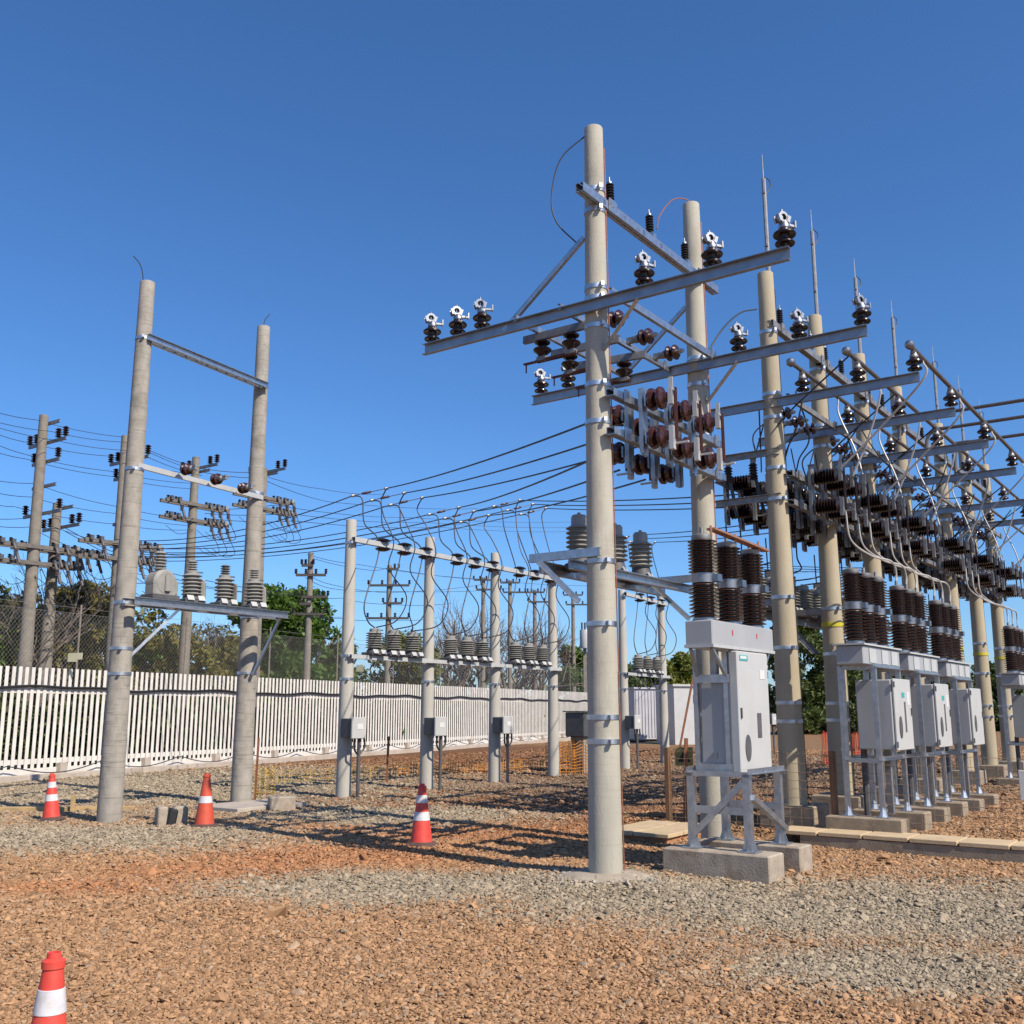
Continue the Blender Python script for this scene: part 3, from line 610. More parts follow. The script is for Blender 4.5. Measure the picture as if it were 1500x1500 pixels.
bay_row(UP, 'ribbed transformers of the arrester row', ['first slim-pole bay by the fence', 'second slim-pole bay by the fence', 'third slim-pole bay by the fence'], 0)
bay_row(UQ, 'ribbed transformers of the arrester row', ['bay right of the near pole'], 1)
bay_row(US, 'ribbed transformers of the arrester row', ['distant bay between the tan poles'], 1)
# junction cabinets on the slim poles
def jbox(label, u, v, group):
    t = thing('junction_box', label, 'junction box', P3(u-.22, v-.04, 1.12), TH, group)
    MB().box((0,-.02,.19),(.34,.3,.36), None, .012).build('body', CABD, t)
    MB().box((0,-.19,.19),(.37,.05,.4), None, .012).build('lid', CABW, t)
    MB().box((.02,-.218,.22),(.16,.004,.1)).build('label_plate', WHITE, t)
    c = MB(); c.tube([(0.12,-.1,.02),(.12,-.1,-1.2)], .035, 8); c.build('conduit', EPOXYD, t)
    c = MB(); c.tube(cat_curve([(0,-.1,.02),(0,-.1,-.2),(.08,-.1,-.3)],5), .02, 6); c.tube(cat_curve([(.24,-.12,.02),(.25,-.12,-.18),(.14,-.1,-.3)],5), .02, 6); c.build('cables', BLACKP, t)
    return t
jb = None
for u, v, l in ((14.75,14.32,'grey junction box on the leftmost slim pole'),(17.25,14.36,'grey junction box on the second slim pole'),(19.75,14.42,'grey junction box on the third slim pole'),(26.5,14.75,'white-lidded junction box right of the big near pole'),(37.6,15.1,'grey junction box far off between the tan poles')):
    if jb is None: jb = jbox(l, u, v, 'junction boxes on slim poles')
    else: dup(jb, P3(u-.22, v-.04, 1.12), TH, l)
t = thing('control_cabinet', 'dark cabinet with lit grey edge left of the big near pole', 'cabinet', P3(24.0,14.9,.95), TH); MB().box((0,0,.32),(.95,.6,.64),None,.02).build('body', CABD, t); MB().box((-.05,-.32,.32),(.2,.04,.6),None,.01).build('door', CABW, t); MB().box((0,0,.66),(1.0,.7,.03)).build('roof', EPOXYD, t); MB().box((0,0,-.45),(.7,.4,.96)).build('plinth', CONC, t)  # narrow pale door strip puts the lit edge into colour
# ---------------------------------------------------------------- transformer platform on the two near poles
t = thing('equipment_platform', 'grey steel platform bracketed off the two near poles under three ribbed transformers', 'platform', P3(9.15, VA, 3.15), TH)
MB().chan((-.15,.68,0),(2.75,.68,0), .06, .13, .008, flip=1).build('outer_beam', GALV, t)
MB().chan((-.15,.30,0),(2.75,.30,0), .06, .1, .008, flip=1).build('inner_beam', GALV, t)
for x in (0, 2.55):
    MB().chan((x-.19,-.1,.1),(x-.19,.78,.1), .05, .09, .007, flip=1).build('bracket_arm', GALV, t)
    MB().angle((x-.19,.66,.04),(x-.19,.16,-.42), .05).build('brace', GALV, t)
ctb0 = ct('', (0,0,-50), TH, None, r=.148, h=.31, ped=.19, top=.12, sheds=6)
for j, px in enumerate((848, 901, 938)):
    u, z = pv(px, 800, 5.95)
    place(ctb0, P3(u, 5.95, 3.16), TH+.3, f'large grey ribbed transformer on the platform by the near poles, {ORD[j]} from the left', 'large ribbed transformers on the platform')
for i in range(3):                          # the same platforms further back, old and dull
    u0 = UC[i]+.1; t = thing('equipment_platform', f'dull steel platform bracketed off the tan poles, {ORD[i]} from the left', 'platform', P3(u0, 5.5, 3.1), TH, 'platforms behind the tan poles')
    MB().chan((-.1,.68,0),(1.9,.68,0), .06, .12, .008).build('outer_beam', GALV_OLD, t)
    for x in (0,1.8): MB().chan((x,-.1,.06),(x,.78,.06), .05, .09, .007).build('bracket_arm', GALV_OLD, t); MB().angle((x,.66,.0),(x,.1,-.6), .05).build('brace', GALV_OLD, t)
    for j in range(3): place(ct0, P3(u0+.25+.62*j, 6.1, 3.17), TH, f'pale ribbed transformer behind the tan poles, on the {ORD[i]} platform, {ORD[j]} from the left', 'ribbed transformers behind the tan poles')
# ---------------------------------------------------------------- left H frame equipment
def uz(px, py, v): return pv(px, py, v)
t = thing('steel_beam', 'bright double galvanised beam joining the tops of the left frame', 'beam', P3(9.45,14.38,7.66), TH); d = Vector((2.9,.42,0))
b = MB(); b.chan((0,-.2,0), d+Vector((0,-.2,0)), .05, .11, .007, flip=1); b.chan((0,-.08,0), d+Vector((0,-.08,0)), .05, .11, .007, flip=1); b.build('channel', GALV, t)
b = MB()
for k in range(9): b.box(d*(.15+.085*k)+Vector((0,-.14,.058)),(.06,.12,.012)); b.tube([d*(.15+.085*k)+Vector((0,-.17,.05)), d*(.15+.085*k)+Vector((0,-.17,.1))], .01, 5)
b.build('bolted_straps', GALV, t)
t = thing('steel_beam', 'thin pale beam of the left frame carrying three red-brown discs', 'beam', P3(9.45,14.2,5.5), TH); MB().chan((0,-.02,0), Vector((2.95,.42,0.02)), .05, .085, .007, flip=-1).build('channel', PAINT_W, t)
for j, px in enumerate((262,311,357)):
    u, z = pv(px, (690,703,715)[j], 14.3)
    place(str0, P3(u, 14.22+.1*j, z+.0), (PI/2,0,TH), f'red-brown disc insulator on the left frame, {ORD[j]} from the left', 'disc insulators on the left frame')
t = thing('equipment_platform', 'galvanised platform across the left frame under four transformers', 'platform', P3(9.5,14.0,3.30), TH)
MB().chan((-.15,-.12,0), (2.95,-.12,.0), .06, .12, .008, flip=1).build('front_beam', GALV, t)
MB().chan((-.15,.2,0), (2.95,.2,.0), .06, .12, .008, flip=1).build('rear_beam', GALV, t)
MB().angle((.75,-.08,-.05),(.1,.25,-.85),.045).build('brace', GALV, t); MB().angle((2.85,-.05,-.05),(2.75,.5,-1.05),.045).build('brace', GALV, t)
ctl0 = ct('', (0,0,-50), TH, None, r=.165, h=.36, ped=.12, top=.05, sheds=6)
for j, (px, n) in enumerate(((281,'second from the left'),(329,'third from the left'),(373,'rightmost, before the pole'))):
    u, z = pv(px, 880, 13.98)
    o = place(ctl0, P3(u, 14.0, 3.36), TH, f'grey ribbed transformer on the left frame platform, {n}', 'ribbed transformers on the left frame')
    if j < 2:
        MB().box((.2,.08,.22),(.12,.3,.36),None,.05).build('side_tank', EPOXY, o); MB().lathe(shed_profile(.085,.2,5,.05,.5),14).build('bushing', EPOXY, o)
u, z = pv(236, 870, 13.98)
t = thing('voltage_transformer', 'smooth grey round-bodied transformer with a slim ribbed bushing, leftmost on the left frame', 'transformer', P3(u, 14.0, 3.36), TH)
MB().box((0,0,.04),(.5,.34,.08),None,.01).build('base', EPOXYD, t)
b = MB(); b.lathe([(.0,-.14),(.17,-.14),(.215,-.1),(.215,.1),(.17,.14),(0,.14)], 24, (0,0,.27), RX(PI/2)); b.box((0,0,.15),(.42,.27,.2),None,.03); b.build('body', EPOXY, t)
MB().box((.02,-.155,.26),(.1,.04,.28),None,.015).build('front_rib', EPOXY, t); MB().box((.2,0,.2),(.09,.26,.26),None,.03).build('side_tank', EPOXY, t)
MB().lathe(shed_profile(.105,.3,6,.06,.47),18,(-.04,0,0)).build('bushing', EPOXY, t)
# ---------------------------------------------------------------- outdoor breakers (reclosers)
def bushings(t, us, v, z0, z1, r, collar_z, cm):
    for x in us:
        b = MB(); h = z1-z0; zc = collar_z
        b.lathe([(.07,z0-.03)]+shed_profile(r, zc-z0-.05, 9, r*.66, z0)+[(r*.6,zc-.03)], 22, (x,v,0)); b.lathe(shed_profile(r*.97, z1-zc-.07, 10, r*.64, zc+.05), 22, (x,v,0))
        o = b.build('bushing', mat('bushing_brown_porcelain', (.048,.022,.017), .22, var=.3, scale=8, spec=.5), t)
        c = MB(); c.lathe([(.06,zc-.05),(r*.75,zc-.045),(r*.78,zc+.045),(.06,zc+.05)], 16, (x,v,0)); c.box((x+.03,v-r*.85,zc),(.1,.08,.07)); c.build('collar', cm, o); MB().lathe([(r*.72,z0-.045),(r*.78,z0-.04),(r*.78,z0-.005),(r*.7,z0)], 16, (x,v,0)).build('base_ring', cm, o)
        MB().lathe([(r*.66,z1-.03),(r*.7,z1-.02),(r*.7,z1+.02),(r*.4,z1+.035),(.02,z1+.04),(.02,z1+.1)], 16, (x,v,0)).build('cap', GALV_OLD, o)
    return t
# front breaker: local frame origin at block corner, x along U, y along V
KB = 1.077; pb = P3(9.1*KB, 3.74*KB, -.127)
t = thing('breaker', 'grey breaker on a galvanised stand in front, copper bar across its brown bushings', 'breaker', pb, TH, 'outdoor breakers with brown bushings'); t.scale = (KB,KB,KB)
ox, oy = 9.1, 3.74
X = lambda u: u-ox
Y = lambda v: v-oy
MB().box((X(9.3),Y(4.27),.155),(.36,1.07,.41),None,.012).build('footing', CONC_G, t)
MB().box((X(10.05),Y(4.27),.155),(.33,1.07,.41),None,.012).build('footing', CONC_G, t)
for u in (9.28, 10.04):
    for v in (3.98, 4.55):
        b = MB(); b.angle((X(u)-.03,Y(v)-.03,.36),(X(u)-.03,Y(v)-.03,1.06), .07, .008, up=(1,0,0)); b.box((X(u),Y(v),.37),(.17,.17,.014))
        for s in (0, PI/2): b.prof((X(u)-.004,Y(v),.375),(X(u)+.004,Y(v),.375),[(-.075,0),(.075,0),(.02,.16),(-.02,.16)],(0,0,1)) if s else b.prof((X(u),Y(v)-.004,.375),(X(u),Y(v)+.004,.375),[(-.075,0),(.075,0),(.02,.16),(-.02,.16)],(0,0,1))
        b.build('leg', GALV, t)
b = MB()
b.bar((X(9.28),Y(3.94),.72),(X(9.28),Y(4.59),.72),.012,.07); b.bar((X(10.04),Y(3.94),.72),(X(10.04),Y(4.59),.72),.012,.07)
b.bar((X(9.26),Y(4.58),.45),(X(9.26),Y(4.02),.98),.012,.06); b.bar((X(9.3),Y(3.945),.85),(X(10.1),Y(3.945),.5),.05,.05)
b.angle((X(9.2),Y(3.94),1.06),(X(10.1),Y(3.94),1.06),.05); b.angle((X(9.2),Y(4.57),1.06),(X(10.1),Y(4.57),1.06),.05); b.angle((X(9.25),Y(3.92),1.03),(X(9.25),Y(4.6),1.03),.05); b.angle((X(10.06),Y(3.92),1.03),(X(10.06),Y(4.6),1.03),.05)
b.build('stand_frame', GALV, t)
cb = MB().box((X(9.76),Y(4.31),1.49),(.74,.34,.86),None,.012).build('control_cabinet', CAB, t)
MB().box((X(9.76),Y(4.12),1.63),(.76,.09,1.17),None,.01).build('door', CABW, cb)
MB().box((X(9.86),Y(4.073),1.50),(.10,.006,.24),None,.002).build('window', EPOXYD, cb)
MB().lathe([(0,-.004),(.11,-.004),(.11,.004),(0,.004)],24,(X(9.56),Y(4.073),1.29),RX(PI/2) @ Matrix.Diagonal((.62,1.15,1))).build('inspection_port', EPOXYD, cb)
MB().box((X(9.53),Y(4.073),2.15),(.2,.004,.055)).build('sticker', TEAL, cb); MB().box((X(9.52),Y(4.070),2.155),(.15,.003,.028)).build('sticker_line', WHITE, cb)
for z in (1.2,1.6,2.0): MB().box((X(10.135),Y(4.09),z),(.025,.03,.07)).build('hinge', GALV_OLD, cb)
MB().box((X(9.42),Y(4.07),1.62),(.02,.02,.1)).build('handle', EPOXYD, cb); MB().box((X(9.98),Y(4.073),2.0),(.12,.004,.09)).build('rating_plate', WHITE, cb)
b = MB()
for v in (4.18, 4.5):
    b.angle((X(9.37),Y(v),1.08),(X(9.37),Y(v),2.24),.045,.006,up=(1,0,0))
    b.angle((X(10.16),Y(v),1.08),(X(10.16),Y(v),2.24),.045,.006,up=(1,0,0))
b.bar((X(9.36),Y(4.16),1.95),(X(9.36),Y(4.52),1.95),.02,.08); b.bar((X(9.36),Y(4.16),1.1),(X(9.36),Y(4.52),1.1),.02,.08)
b.bar((X(9.36),Y(4.19),1.98),(X(9.0),Y(4.16),2.23),.03,.03); b.bar((X(9.36),Y(4.49),1.98),(X(9.0),Y(4.38),2.23),.03,.03); b.bar((X(10.17),Y(4.18),1.95),(X(10.38),Y(4.16),2.23),.03,.03); b.bar((X(10.17),Y(4.5),1.95),(X(10.38),Y(4.38),2.23),.03,.03)
b.bar((X(9.36),Y(4.5),1.12),(X(10.17),Y(4.5),1.12),.03,.05)
b.build('cabinet_frame', GALV, t)
MB().lathe([(.045,1.9),(.045,2.24)],14,(X(9.48),Y(4.36),0)).build('mechanism_tube', PAINT_W, t)
MB().box((X(9.385),Y(4.34),1.22),(.02,.05,.05)).build('latch', ALU, t)
tb = MB().box((X(9.69),Y(4.26),2.37),(1.5,.28,.235),None,.01).build('tank', CAB, t)
MB().box((X(9.69),Y(4.26),2.245),(1.52,.30,.03)).build('tank_flange', PAINT_W, tb)
for u in (9.4,10.0): MB().box((X(u),Y(4.118),2.39),(.02,.004,.05)).build('red_mark', REDM, tb)
bushings(t, (X(9.08),X(9.66),X(10.25)), Y(4.26), 2.52, 3.3, .145, 2.9, ALU)
b = MB(); b.bar((X(9.08),Y(4.16),3.38),(X(10.45),Y(4.16),3.33),.09,.02)
for u in (9.08,9.66,10.25): b.tube([(X(u),Y(4.16),3.31),(X(u),Y(4.16),3.41)],.012,6)
b.build('copper_bar', COPPER, t)
# older breakers behind
def old_breaker(label, u, twodoor=False, zo=-.1):
    t = thing('breaker', label, 'breaker', P3(u, 4.2, zo), TH, 'outdoor breakers with brown bushings'); t.scale = (1.08,1.08,1.08)
    for x in (-.5, .5): MB().box((x,-.0,.2),(.3,.88,.36),None,.012).build('footing', PED, t)
    for x in (-.5,.5):
        for y in (-.2,.2):
            b = MB(); b.angle((x-.02,y-.02,.38),(x-.02,y-.02,2.12),.055,.007,up=(1,0,0)); b.box((x,y,.385),(.16,.16,.012)); b.lathe([(.05,.39),(.02,.5)],6,(x,y,0)); b.build('leg', GALV, t)
    b = MB()
    for z in (1.02,2.1): 
        for y in (-.2,.2): b.angle((-.55,y,z),(.55,y,z),.045)
        for x in (-.5,.5): b.bar((x,-.22,z),(x,.22,z),.02,.05)
    b.bar((-.5,.18,1.02),(-.5,.18,2.1),.03,.05,(0,1,0)); b.build('stand_frame', GALV, t)
    c = MB().box((0.03,-.12,1.55),(.72,.42,.82),None,.012).build('control_cabinet', CAB, t)
    if twodoor:
        for x in (-.145,.205): MB().box((x,-.35,1.55),(.335,.03,.84),None,.008).build('door', CABW, c)
        MB().lathe([(0,-.004),(.1,-.004),(.1,.004),(0,.004)],20,(-.15,-.37,1.45),RX(PI/2) @ Matrix.Diagonal((.6,1.2,1))).build('inspection_port', EPOXYD, c)
    else:
        MB().box((0.03,-.35,1.55),(.70,.03,.84),None,.008).build('door', CABW, c)
        MB().lathe([(0,-.004),(.1,-.004),(.1,.004),(0,.004)],20,(-.15,-.37,1.40),RX(PI/2) @ Matrix.Diagonal((.6,1.3,1))).build('inspection_port', EPOXYD, c)
        MB().box((.08,-.367,1.52),(.06,.006,.36),None,.002).build('window', EPOXYD, c)
        MB().box((.03,-.367,1.78),(.12,.004,.06)).build('sticker', TEAL, c); MB().box((.24,-.367,1.74),(.1,.004,.16)).build('sticker', WHITE, c)
    MB().box((.16,-.1,.75),(.07,.07,.78)).build('cable_duct', GALV_OLD, t); MB().lathe([(.04,.3),(.04,1.15)],8,(-.12,.1,0)).build('conduit', EPOXYD, t)
    tb = MB().box((0,0,2.24),(1.5,.32,.22),None,.01).build('tank', CAB, t)
    MB().box((0,0,2.365),(1.56,.38,.02)).build('tank_lid', CABW, tb)
    for x in (-.4,.1,.5): MB().box((x,-.166,2.24),(.26,.006,.17)).build('access_cover', CABW, tb)
    for z in (1.2,1.9): MB().box((-.335,-.368,z),(.02,.02,.07)).build('hinge', GALV_OLD, c)
    MB().box((.34,-.37,1.58),(.02,.02,.09)).build('handle', EPOXYD, c)
    bushings(t, (-.5,0,.5), 0, 2.42, 3.26, .14, 2.84, ALU); return t
old_breaker('breaker with single white cabinet door and sticker, first behind the wire mesh fence', 14.0, zo=-.08)
old_breaker('breaker with single white cabinet door, second behind the wire mesh fence', 16.1, zo=-.1)
old_breaker('breaker with two narrow cabinet doors, third behind the wire mesh fence', 18.3, True, -.13)
old_breaker('breaker cut by the right edge, farthest of the row', 24.4, zo=-.15)
# ---------------------------------------------------------------- slab channel, mesh fence, stakes
k = 0
t = thing('slab_channel', 'cable channel covered with tan slabs running to the right edge', 'cable channel', P3(13.12, 0, .06), TH)
b = MB(); b.box((-.21,.9,-.02),(.1,7.9,.16)); b.box((.21,.9,-.02),(.1,7.9,.16)); b.build('side_wall', PED, t)
b = MB(); v = -3.0
while v < 4.75:
    b.box((random.uniform(-.006,.006), v+.27, .09+random.uniform(-.004,.004)),(.54,.525,.05),Matrix.Rotation(random.uniform(-.008,.008),3,'Z'),.006); v += .545
b.build('cover_slabs', PAVE, t)
t = thing('slab_stack', 'loose tan slabs on brick edging right of the big near pole', 'slabs', P3(12.7, 6.75, 0), TH)
MB().box((0,0,.0),(1.3,.95,.12)).build('brick_edging', mat('brick_orange',(.50,.24,.12),.9,var=.2,scale=9), t)
b = MB()
for i in range(3):
    for j in range(2): b.box((-.48+.46*i, -.27+.5*j, .09+.003*i),(.45,.49,.05),Matrix.Rotation(random.uniform(-.02,.02),3,'Z'),.006)
b.build('cover_slabs', PAVE, t)
t = thing('mesh_fence', 'low rusty wire mesh fence behind the slab channel', 'fence', P3(13.5, 0, .1), TH)
b = MB()
for kk in range(9): z = .06+kk*.115; b.tube([(0,v_,z+.012*math.sin(v_*2.1+kk)) for v_ in np.linspace(-3,7.0,22)], .0028, 4)
for kk in range(66): v_ = -3+kk*.152; b.tube([(0,v_,.04),(0.01*math.sin(kk),v_,1.0)], .0022, 4)
b.build('wire_mesh', MESHW, t)
for v_ in (4.62, 1.9, -.8, 7.0): MB().box((.03,v_,.45),(.09,.07,1.15),None,.006).build('fence_post', WOOD, t)
t = thing('sign_board', 'white sign with black letter at the right edge on the mesh fence', 'sign', P3(13.44, 2.2, .79), TH)
def stake(label, p, h, lean, m, w_=.05, name='wooden_stake', group='stakes'):
    o = MB().bar((0,0,-.1),(lean[0],lean[1],h), w_, w_, (0,1,0)).build(name, m, None, p); return tag(o, label, 'stake', group)
MB().box((0,0,0),(.02,.4,.34),None,.006).build('panel', WHITE, t); 
b = MB(); b.box((-.012,.09,.0),(.004,.04,.24)); b.box((-.012,.03,.1),(.004,.12,.035)); b.box((-.012,.03,.0),(.004,.12,.035)); b.box((-.012,-.03,.05),(.004,.035,.12)); b.build('letter', DARK, t)
stake('leaning rusty stake left of the front breaker', G(1003,1213), 1.25, (.06,0), RUST)
stake('rusty stake among the slim poles', G(566,1147), 1.05, (.03,0), RUST)
stake('thin orange stake beside the right weathered pole', G(373,1176), 1.15, (.02,0), RUST, .035)
stake('orange post of the netting left of the big near pole', G(841,1133), .9, (0,0), mat('orange_post',(.6,.25,.05),.6), .06)
stake('long rust-red strut rising behind the front breaker', G(990,1120), 3.6, (.9,.4), RUST, .06)
t = thing('warning_sign', 'small yellow warning triangle plate hung beside the rusty stake', 'sign', at(1002,1108,20), 0); MB().box((0,0,0),(.34,.012,.34)).build('plate', mat('dull_yellow',(.35,.27,.08),.6), t); MB().prof((0,-.008,0),(0,-.012,0),[(-.12,-.1),(.12,-.1),(0,.12)]).build('triangle', DARK, t)
def net(label, p0, p1, h, m, sp_=.06, group='plastic netting'):
    rr_ = .006 if m is NETY else .010
    p0, p1 = Vector(p0), Vector(p1); L_ = (p1-p0).length; b = MB(); n = int(L_/sp_)
    for i in range(n+1):
        q = p0.lerp(p1, i/n); dz = .05*math.sin(i*.31)+.04*math.sin(i*.9); b.tube([q, q+Vector((.02*math.sin(i),.02*math.cos(i*1.7),h*.5)), q+Vector((0,0,h+dz))], rr_, 3)
    for k_ in range(int(h/sp_)+1): b.tube([p0.lerp(p1, i/12)+Vector((.015*math.sin(i*2+k_),0,k_*sp_+.05*math.sin(i*1.4)*k_*sp_/h)) for i in range(13)], rr_, 3)
    return tag(b.build('plastic_netting', m), label, 'netting', group)
net('orange plastic netting left of the big near pole', G(800,1136), G(862,1134), .8, NETO, .08)
net('red plastic netting just left of the big near pole', G(841,1133), G(872,1132), .8, NETR, .08)
net('low yellow netting bunched beside the right weathered pole', G(372,1165), G(402,1166), .5, NETY, .05)
net('sagging yellow netting stretched behind the slim poles', G(400,1150), G(566,1142), .3, NETY, .09)
net('sagging orange netting between the slim poles and the big pole', G(566,1140), G(795,1128), .3, NETO, .09)
net('red netting far off between the tan poles', P3(30,10.5,.1), P3(34,10.3,.1), .9, NETR, .07)
# ---------------------------------------------------------------- odds and ends by the left frame
t = thing('concrete_offcut', 'open concrete offcut with a dark hollow, between the two left cones', 'concrete block', G(249,1209), .5)
b = MB(); b.box((-.13,0,.13),(.14,.26,.28),None,.015); b.box((.13,.02,.13),(.2,.26,.28),None,.03); b.build('block', CONC_G, t); MB().box((0,-.02,.12),(.13,.3,.24),RY(.15),.02).build('hollow_shade_fill', BLACKP, t)  # solid black box stands for the shade inside the hollow
t = thing('concrete_block', 'small pale concrete block right of the right weathered pole', 'concrete block', G(412,1187), .4); MB().box((0,0,.1),(.42,.3,.26),None,.02).build('block', CONC_G, t)
t = thing('slab_foundation', 'low pale concrete slab at the foot of the right weathered pole', 'slab', P3(12.1,14.2,0), TH); MB().box((0,0,.02),(1.5,1.1,.12),None,.01).build('slab', mat('pale_slab',(.50,.44,.37),.9,var=.12,scale=5), t)
t = thing('timber_plank', 'pale plank lying flat behind the leftmost pole', 'plank', G(80,1188), .1); MB().box((0,0,.03),(2.6,.2,.08),None,.006).build('board', WOODL, t)
t = thing('timber_offcut', 'short upright yellow timber nailed to a small board by the leftmost pole', 'timber', G(106,1189), .2); MB().box((0,0,.13),(.07,.05,.28)).build('upright', WOODL, t); MB().box((.15,0,.02),(.36,.09,.04)).build('board', WOODL, t)
# ---------------------------------------------------------------- perimeter fence
FP = Vector((-12.0,24.77,0)); FD = Vector((13.83,31.36,0)).normalized(); FN = Vector((-FD.y, FD.x, 0)); FA = math.atan2(FD.y, FD.x)
t = thing('picket_fence', 'long white concrete picket fence along the left side of the yard', 'fence', FP, FA)
L0, L1_ = -7.0, 46.0
b = MB(); s = L0
while s < L1_:
    b.box((s,0,1.47+random.uniform(-.004,.004)),(.100,.010,2.42),Matrix.Rotation(random.uniform(-.006,.006),3,'Y')); s += .192
b.build('pickets', FENCEW, t)
b = MB(); b.box(((L0+L1_)/2,.045,2.12),(L1_-L0,.05,.13)); b.box(((L0+L1_)/2,.045,.42),(L1_-L0,.05,.12)); b.box(((L0+L1_)/2,.0,.14),(L1_-L0,.06,.24)); b.build('rails', FENCEW, t)
s = L0
while s < L1_: MB().box((s,-.09,.18),(.22,.14,.36)).build('footing_block', KERB, t); s += 2.9
tag(MB().box((19.5,-.55,.0),(53,.16,.3),None,.01).build('kerb', KERB, None, FP, FA), 'low concrete kerb in front of the white fence', 'kerb')
def fpt(s, n, z): return FP + FD*s - FN*n + Vector((0,0,z))
cable([fpt(s, .05, 2.19+.03*math.sin(s*1.1)+.02*math.sin(s*2.7)) for s in np.linspace(L0, L1_, 140)], .035, 'thick dark cable strung along the top of the white fence', BLACKP)
cable([fpt(s, .2, .36-.22*abs(math.sin(s*PI/2.9))) for s in np.linspace(L0, L1_, 260)], .014, 'thin brown cable swagging along the foot of the white fence', WIRE)
# chain link behind it
t = thing('chain_link_fence', 'tall chain-link fence rising behind the white picket fence', 'fence', FP + FN*.5, FA)
vs = []; fs = []
def thin(p, q, r):
    o = len(vs); d = (q-p).normalized(); a = Vector((0,1,0)); c = d.cross(a)
    for e in (p, q): vs.extend([e+a*r, e-a*r*.5+c*r*.87, e-a*r*.5-c*r*.87])
    fs.extend([(o,o+1,o+4,o+3),(o+1,o+2,o+5,o+4),(o+2,o,o+3,o+5)])
ZB, ZT = 2.2, 4.15; s = L0
while s < L1_+2:
    a0, a1 = s, s+(ZT-ZB)*.9
    thin(Vector((a0,0,ZB)), Vector((a1,0,ZT)), .0034); thin(Vector((a1,.01,ZB)), Vector((a0,.01,ZT)), .0022); s += .115
b = MB(); b.add(vs, fs); b.build('wire_mesh', GLINK, t)
b = MB()
for z in (ZT, ZT+.15): b.tube([(L0,0,z),(L1_,0,z)], .005, 4)
b.build('top_wire', GLINK, t)
s = L0+1.3
while s < L1_: MB().tube([(s,.03,0),(s,.03,ZT+.25)], .026, 6).build('fence_post', POLE_FAR, t); s += 4.1
t = thing('sign_board', 'pair of cream notice plates on the chain-link fence behind the left poles', 'sign', at(106,963,26.2), -.3)
MB().box((0,0,0),(.27,.012,.22)).build('plate', CREAM, t); MB().box((.22,0,.03),(.16,.012,.17)).build('plate', CREAM, t)
for i, (px, py, y) in enumerate(((522,989,42),(747,947+0,60))):
    t = thing('sign_board', ('cream notice plates on the chain-link fence right of the first slim pole','cream notice plate on the chain-link fence before the third slim pole')[i], 'sign', at(px+5,(979,997)[i],y-1.2), -.3); MB().box((0,0,0),(.3,.012,.26)).build('plate', CREAM, t)
# ---------------------------------------------------------------- containers at the far end
p = at(955,1072,57); p.z = 0
t = thing('container', 'grey ribbed container at the far end of the yard', 'container', p, .55); b = MB(); b.box((0,0,1.45),(4.2,2.4,2.6))
for k_ in range(20): b.box((-2.0+k_*.21,-1.22,1.45),(.08,.05,2.4))
b.build('body', CONT, t); MB().box((0,0,2.79),(4.4,2.6,.08)).build('roof', CONT, t)
p = at(1000,1076,52); p.z = 0
t = thing('hut', 'small white hut with a round vent, right of the grey container', 'hut', p, .35); MB().box((0,0,1.4),(1.9,1.9,2.8)).build('wall', CABW, t); MB().box((0,0,2.84),(2.1,2.1,.1)).build('roof', CABW, t); MB().box((.3,-.97,2.2),(.35,.06,.4)).build('vent', EPOXYD, t)
# ---------------------------------------------------------------- vegetation
def leaves(n, blobs, size, m, name, parent, squash=.8):
    bl = np.array(blobs, float); w_ = bl[:,3]**2; k_ = rng.choice(len(bl), n, p=w_/w_.sum())
    d = rng.normal(size=(n,3)); d /= np.linalg.norm(d,axis=1)[:,None]; r = rng.uniform(.35,1,n)**.5*(1+rng.normal(0,.09,n))
    c = bl[k_,:3] + d*(r*bl[k_,3])[:,None]*np.array([1,1,squash]); c = c[c[:,2] > .05]; n = len(c)
    nrm = rng.normal(size=(n,3)); nrm[:,2] += .5; nrm /= np.linalg.norm(nrm,axis=1)[:,None]
    a = np.cross(nrm, rng.normal(size=(n,3))); a /= np.linalg.norm(a,axis=1)[:,None]; b_ = np.cross(nrm, a); s = size*rng.uniform(.5,1.4,n)[:,None]
    V = np.stack([c-a*s, c+b_*s*.5+nrm*s*.15, c+a*s, c-b_*s*.5+nrm*s*.15],1).reshape(-1,3)
    me = bpy.data.meshes.new(name); me.vertices.add(4*n); me.vertices.foreach_set('co', V.ravel().astype(np.float32)); me.loops.add(4*n); me.loops.foreach_set('vertex_index', np.arange(4*n,dtype=np.int32))
    me.polygons.add(n); me.polygons.foreach_set('loop_start', np.arange(0,4*n,4,dtype=np.int32)); me.polygons.foreach_set('loop_total', np.full(n,4,np.int32)); me.update(calc_edges=True)
    at_ = me.attributes.new('rnd','FLOAT','POINT'); clump = rng.random(len(bl))[k_[:n]] if False else None
    at_.data.foreach_set('value', np.repeat(np.clip(rng.normal(.5,.25,n),0,1),4).astype(np.float32))
    me.materials.append(m); o = bpy.data.objects.new(name, me); C.objects.link(o); o.parent = parent; return o
def branchy(b, p, d, l, r, lev, spread=.55):
    q = p + d*l; mid = p.lerp(q,.5)+Vector((random.uniform(-1,1),random.uniform(-1,1),0))*l*.06
    b.tube([p, mid, q], [r, r*.85, r*.7], 5 if lev > 1 else 3, False)
    if lev == 0: return
    for _ in range(random.choice((2,3,3)) if lev > 1 else 3):
        e = (d + Vector((random.gauss(0,spread),random.gauss(0,spread),random.gauss(.12,spread*.6)))).normalized()
        branchy(b, p.lerp(q, random.uniform(.55,1)), e, l*random.uniform(.55,.85), r*.6, lev-1, spread)
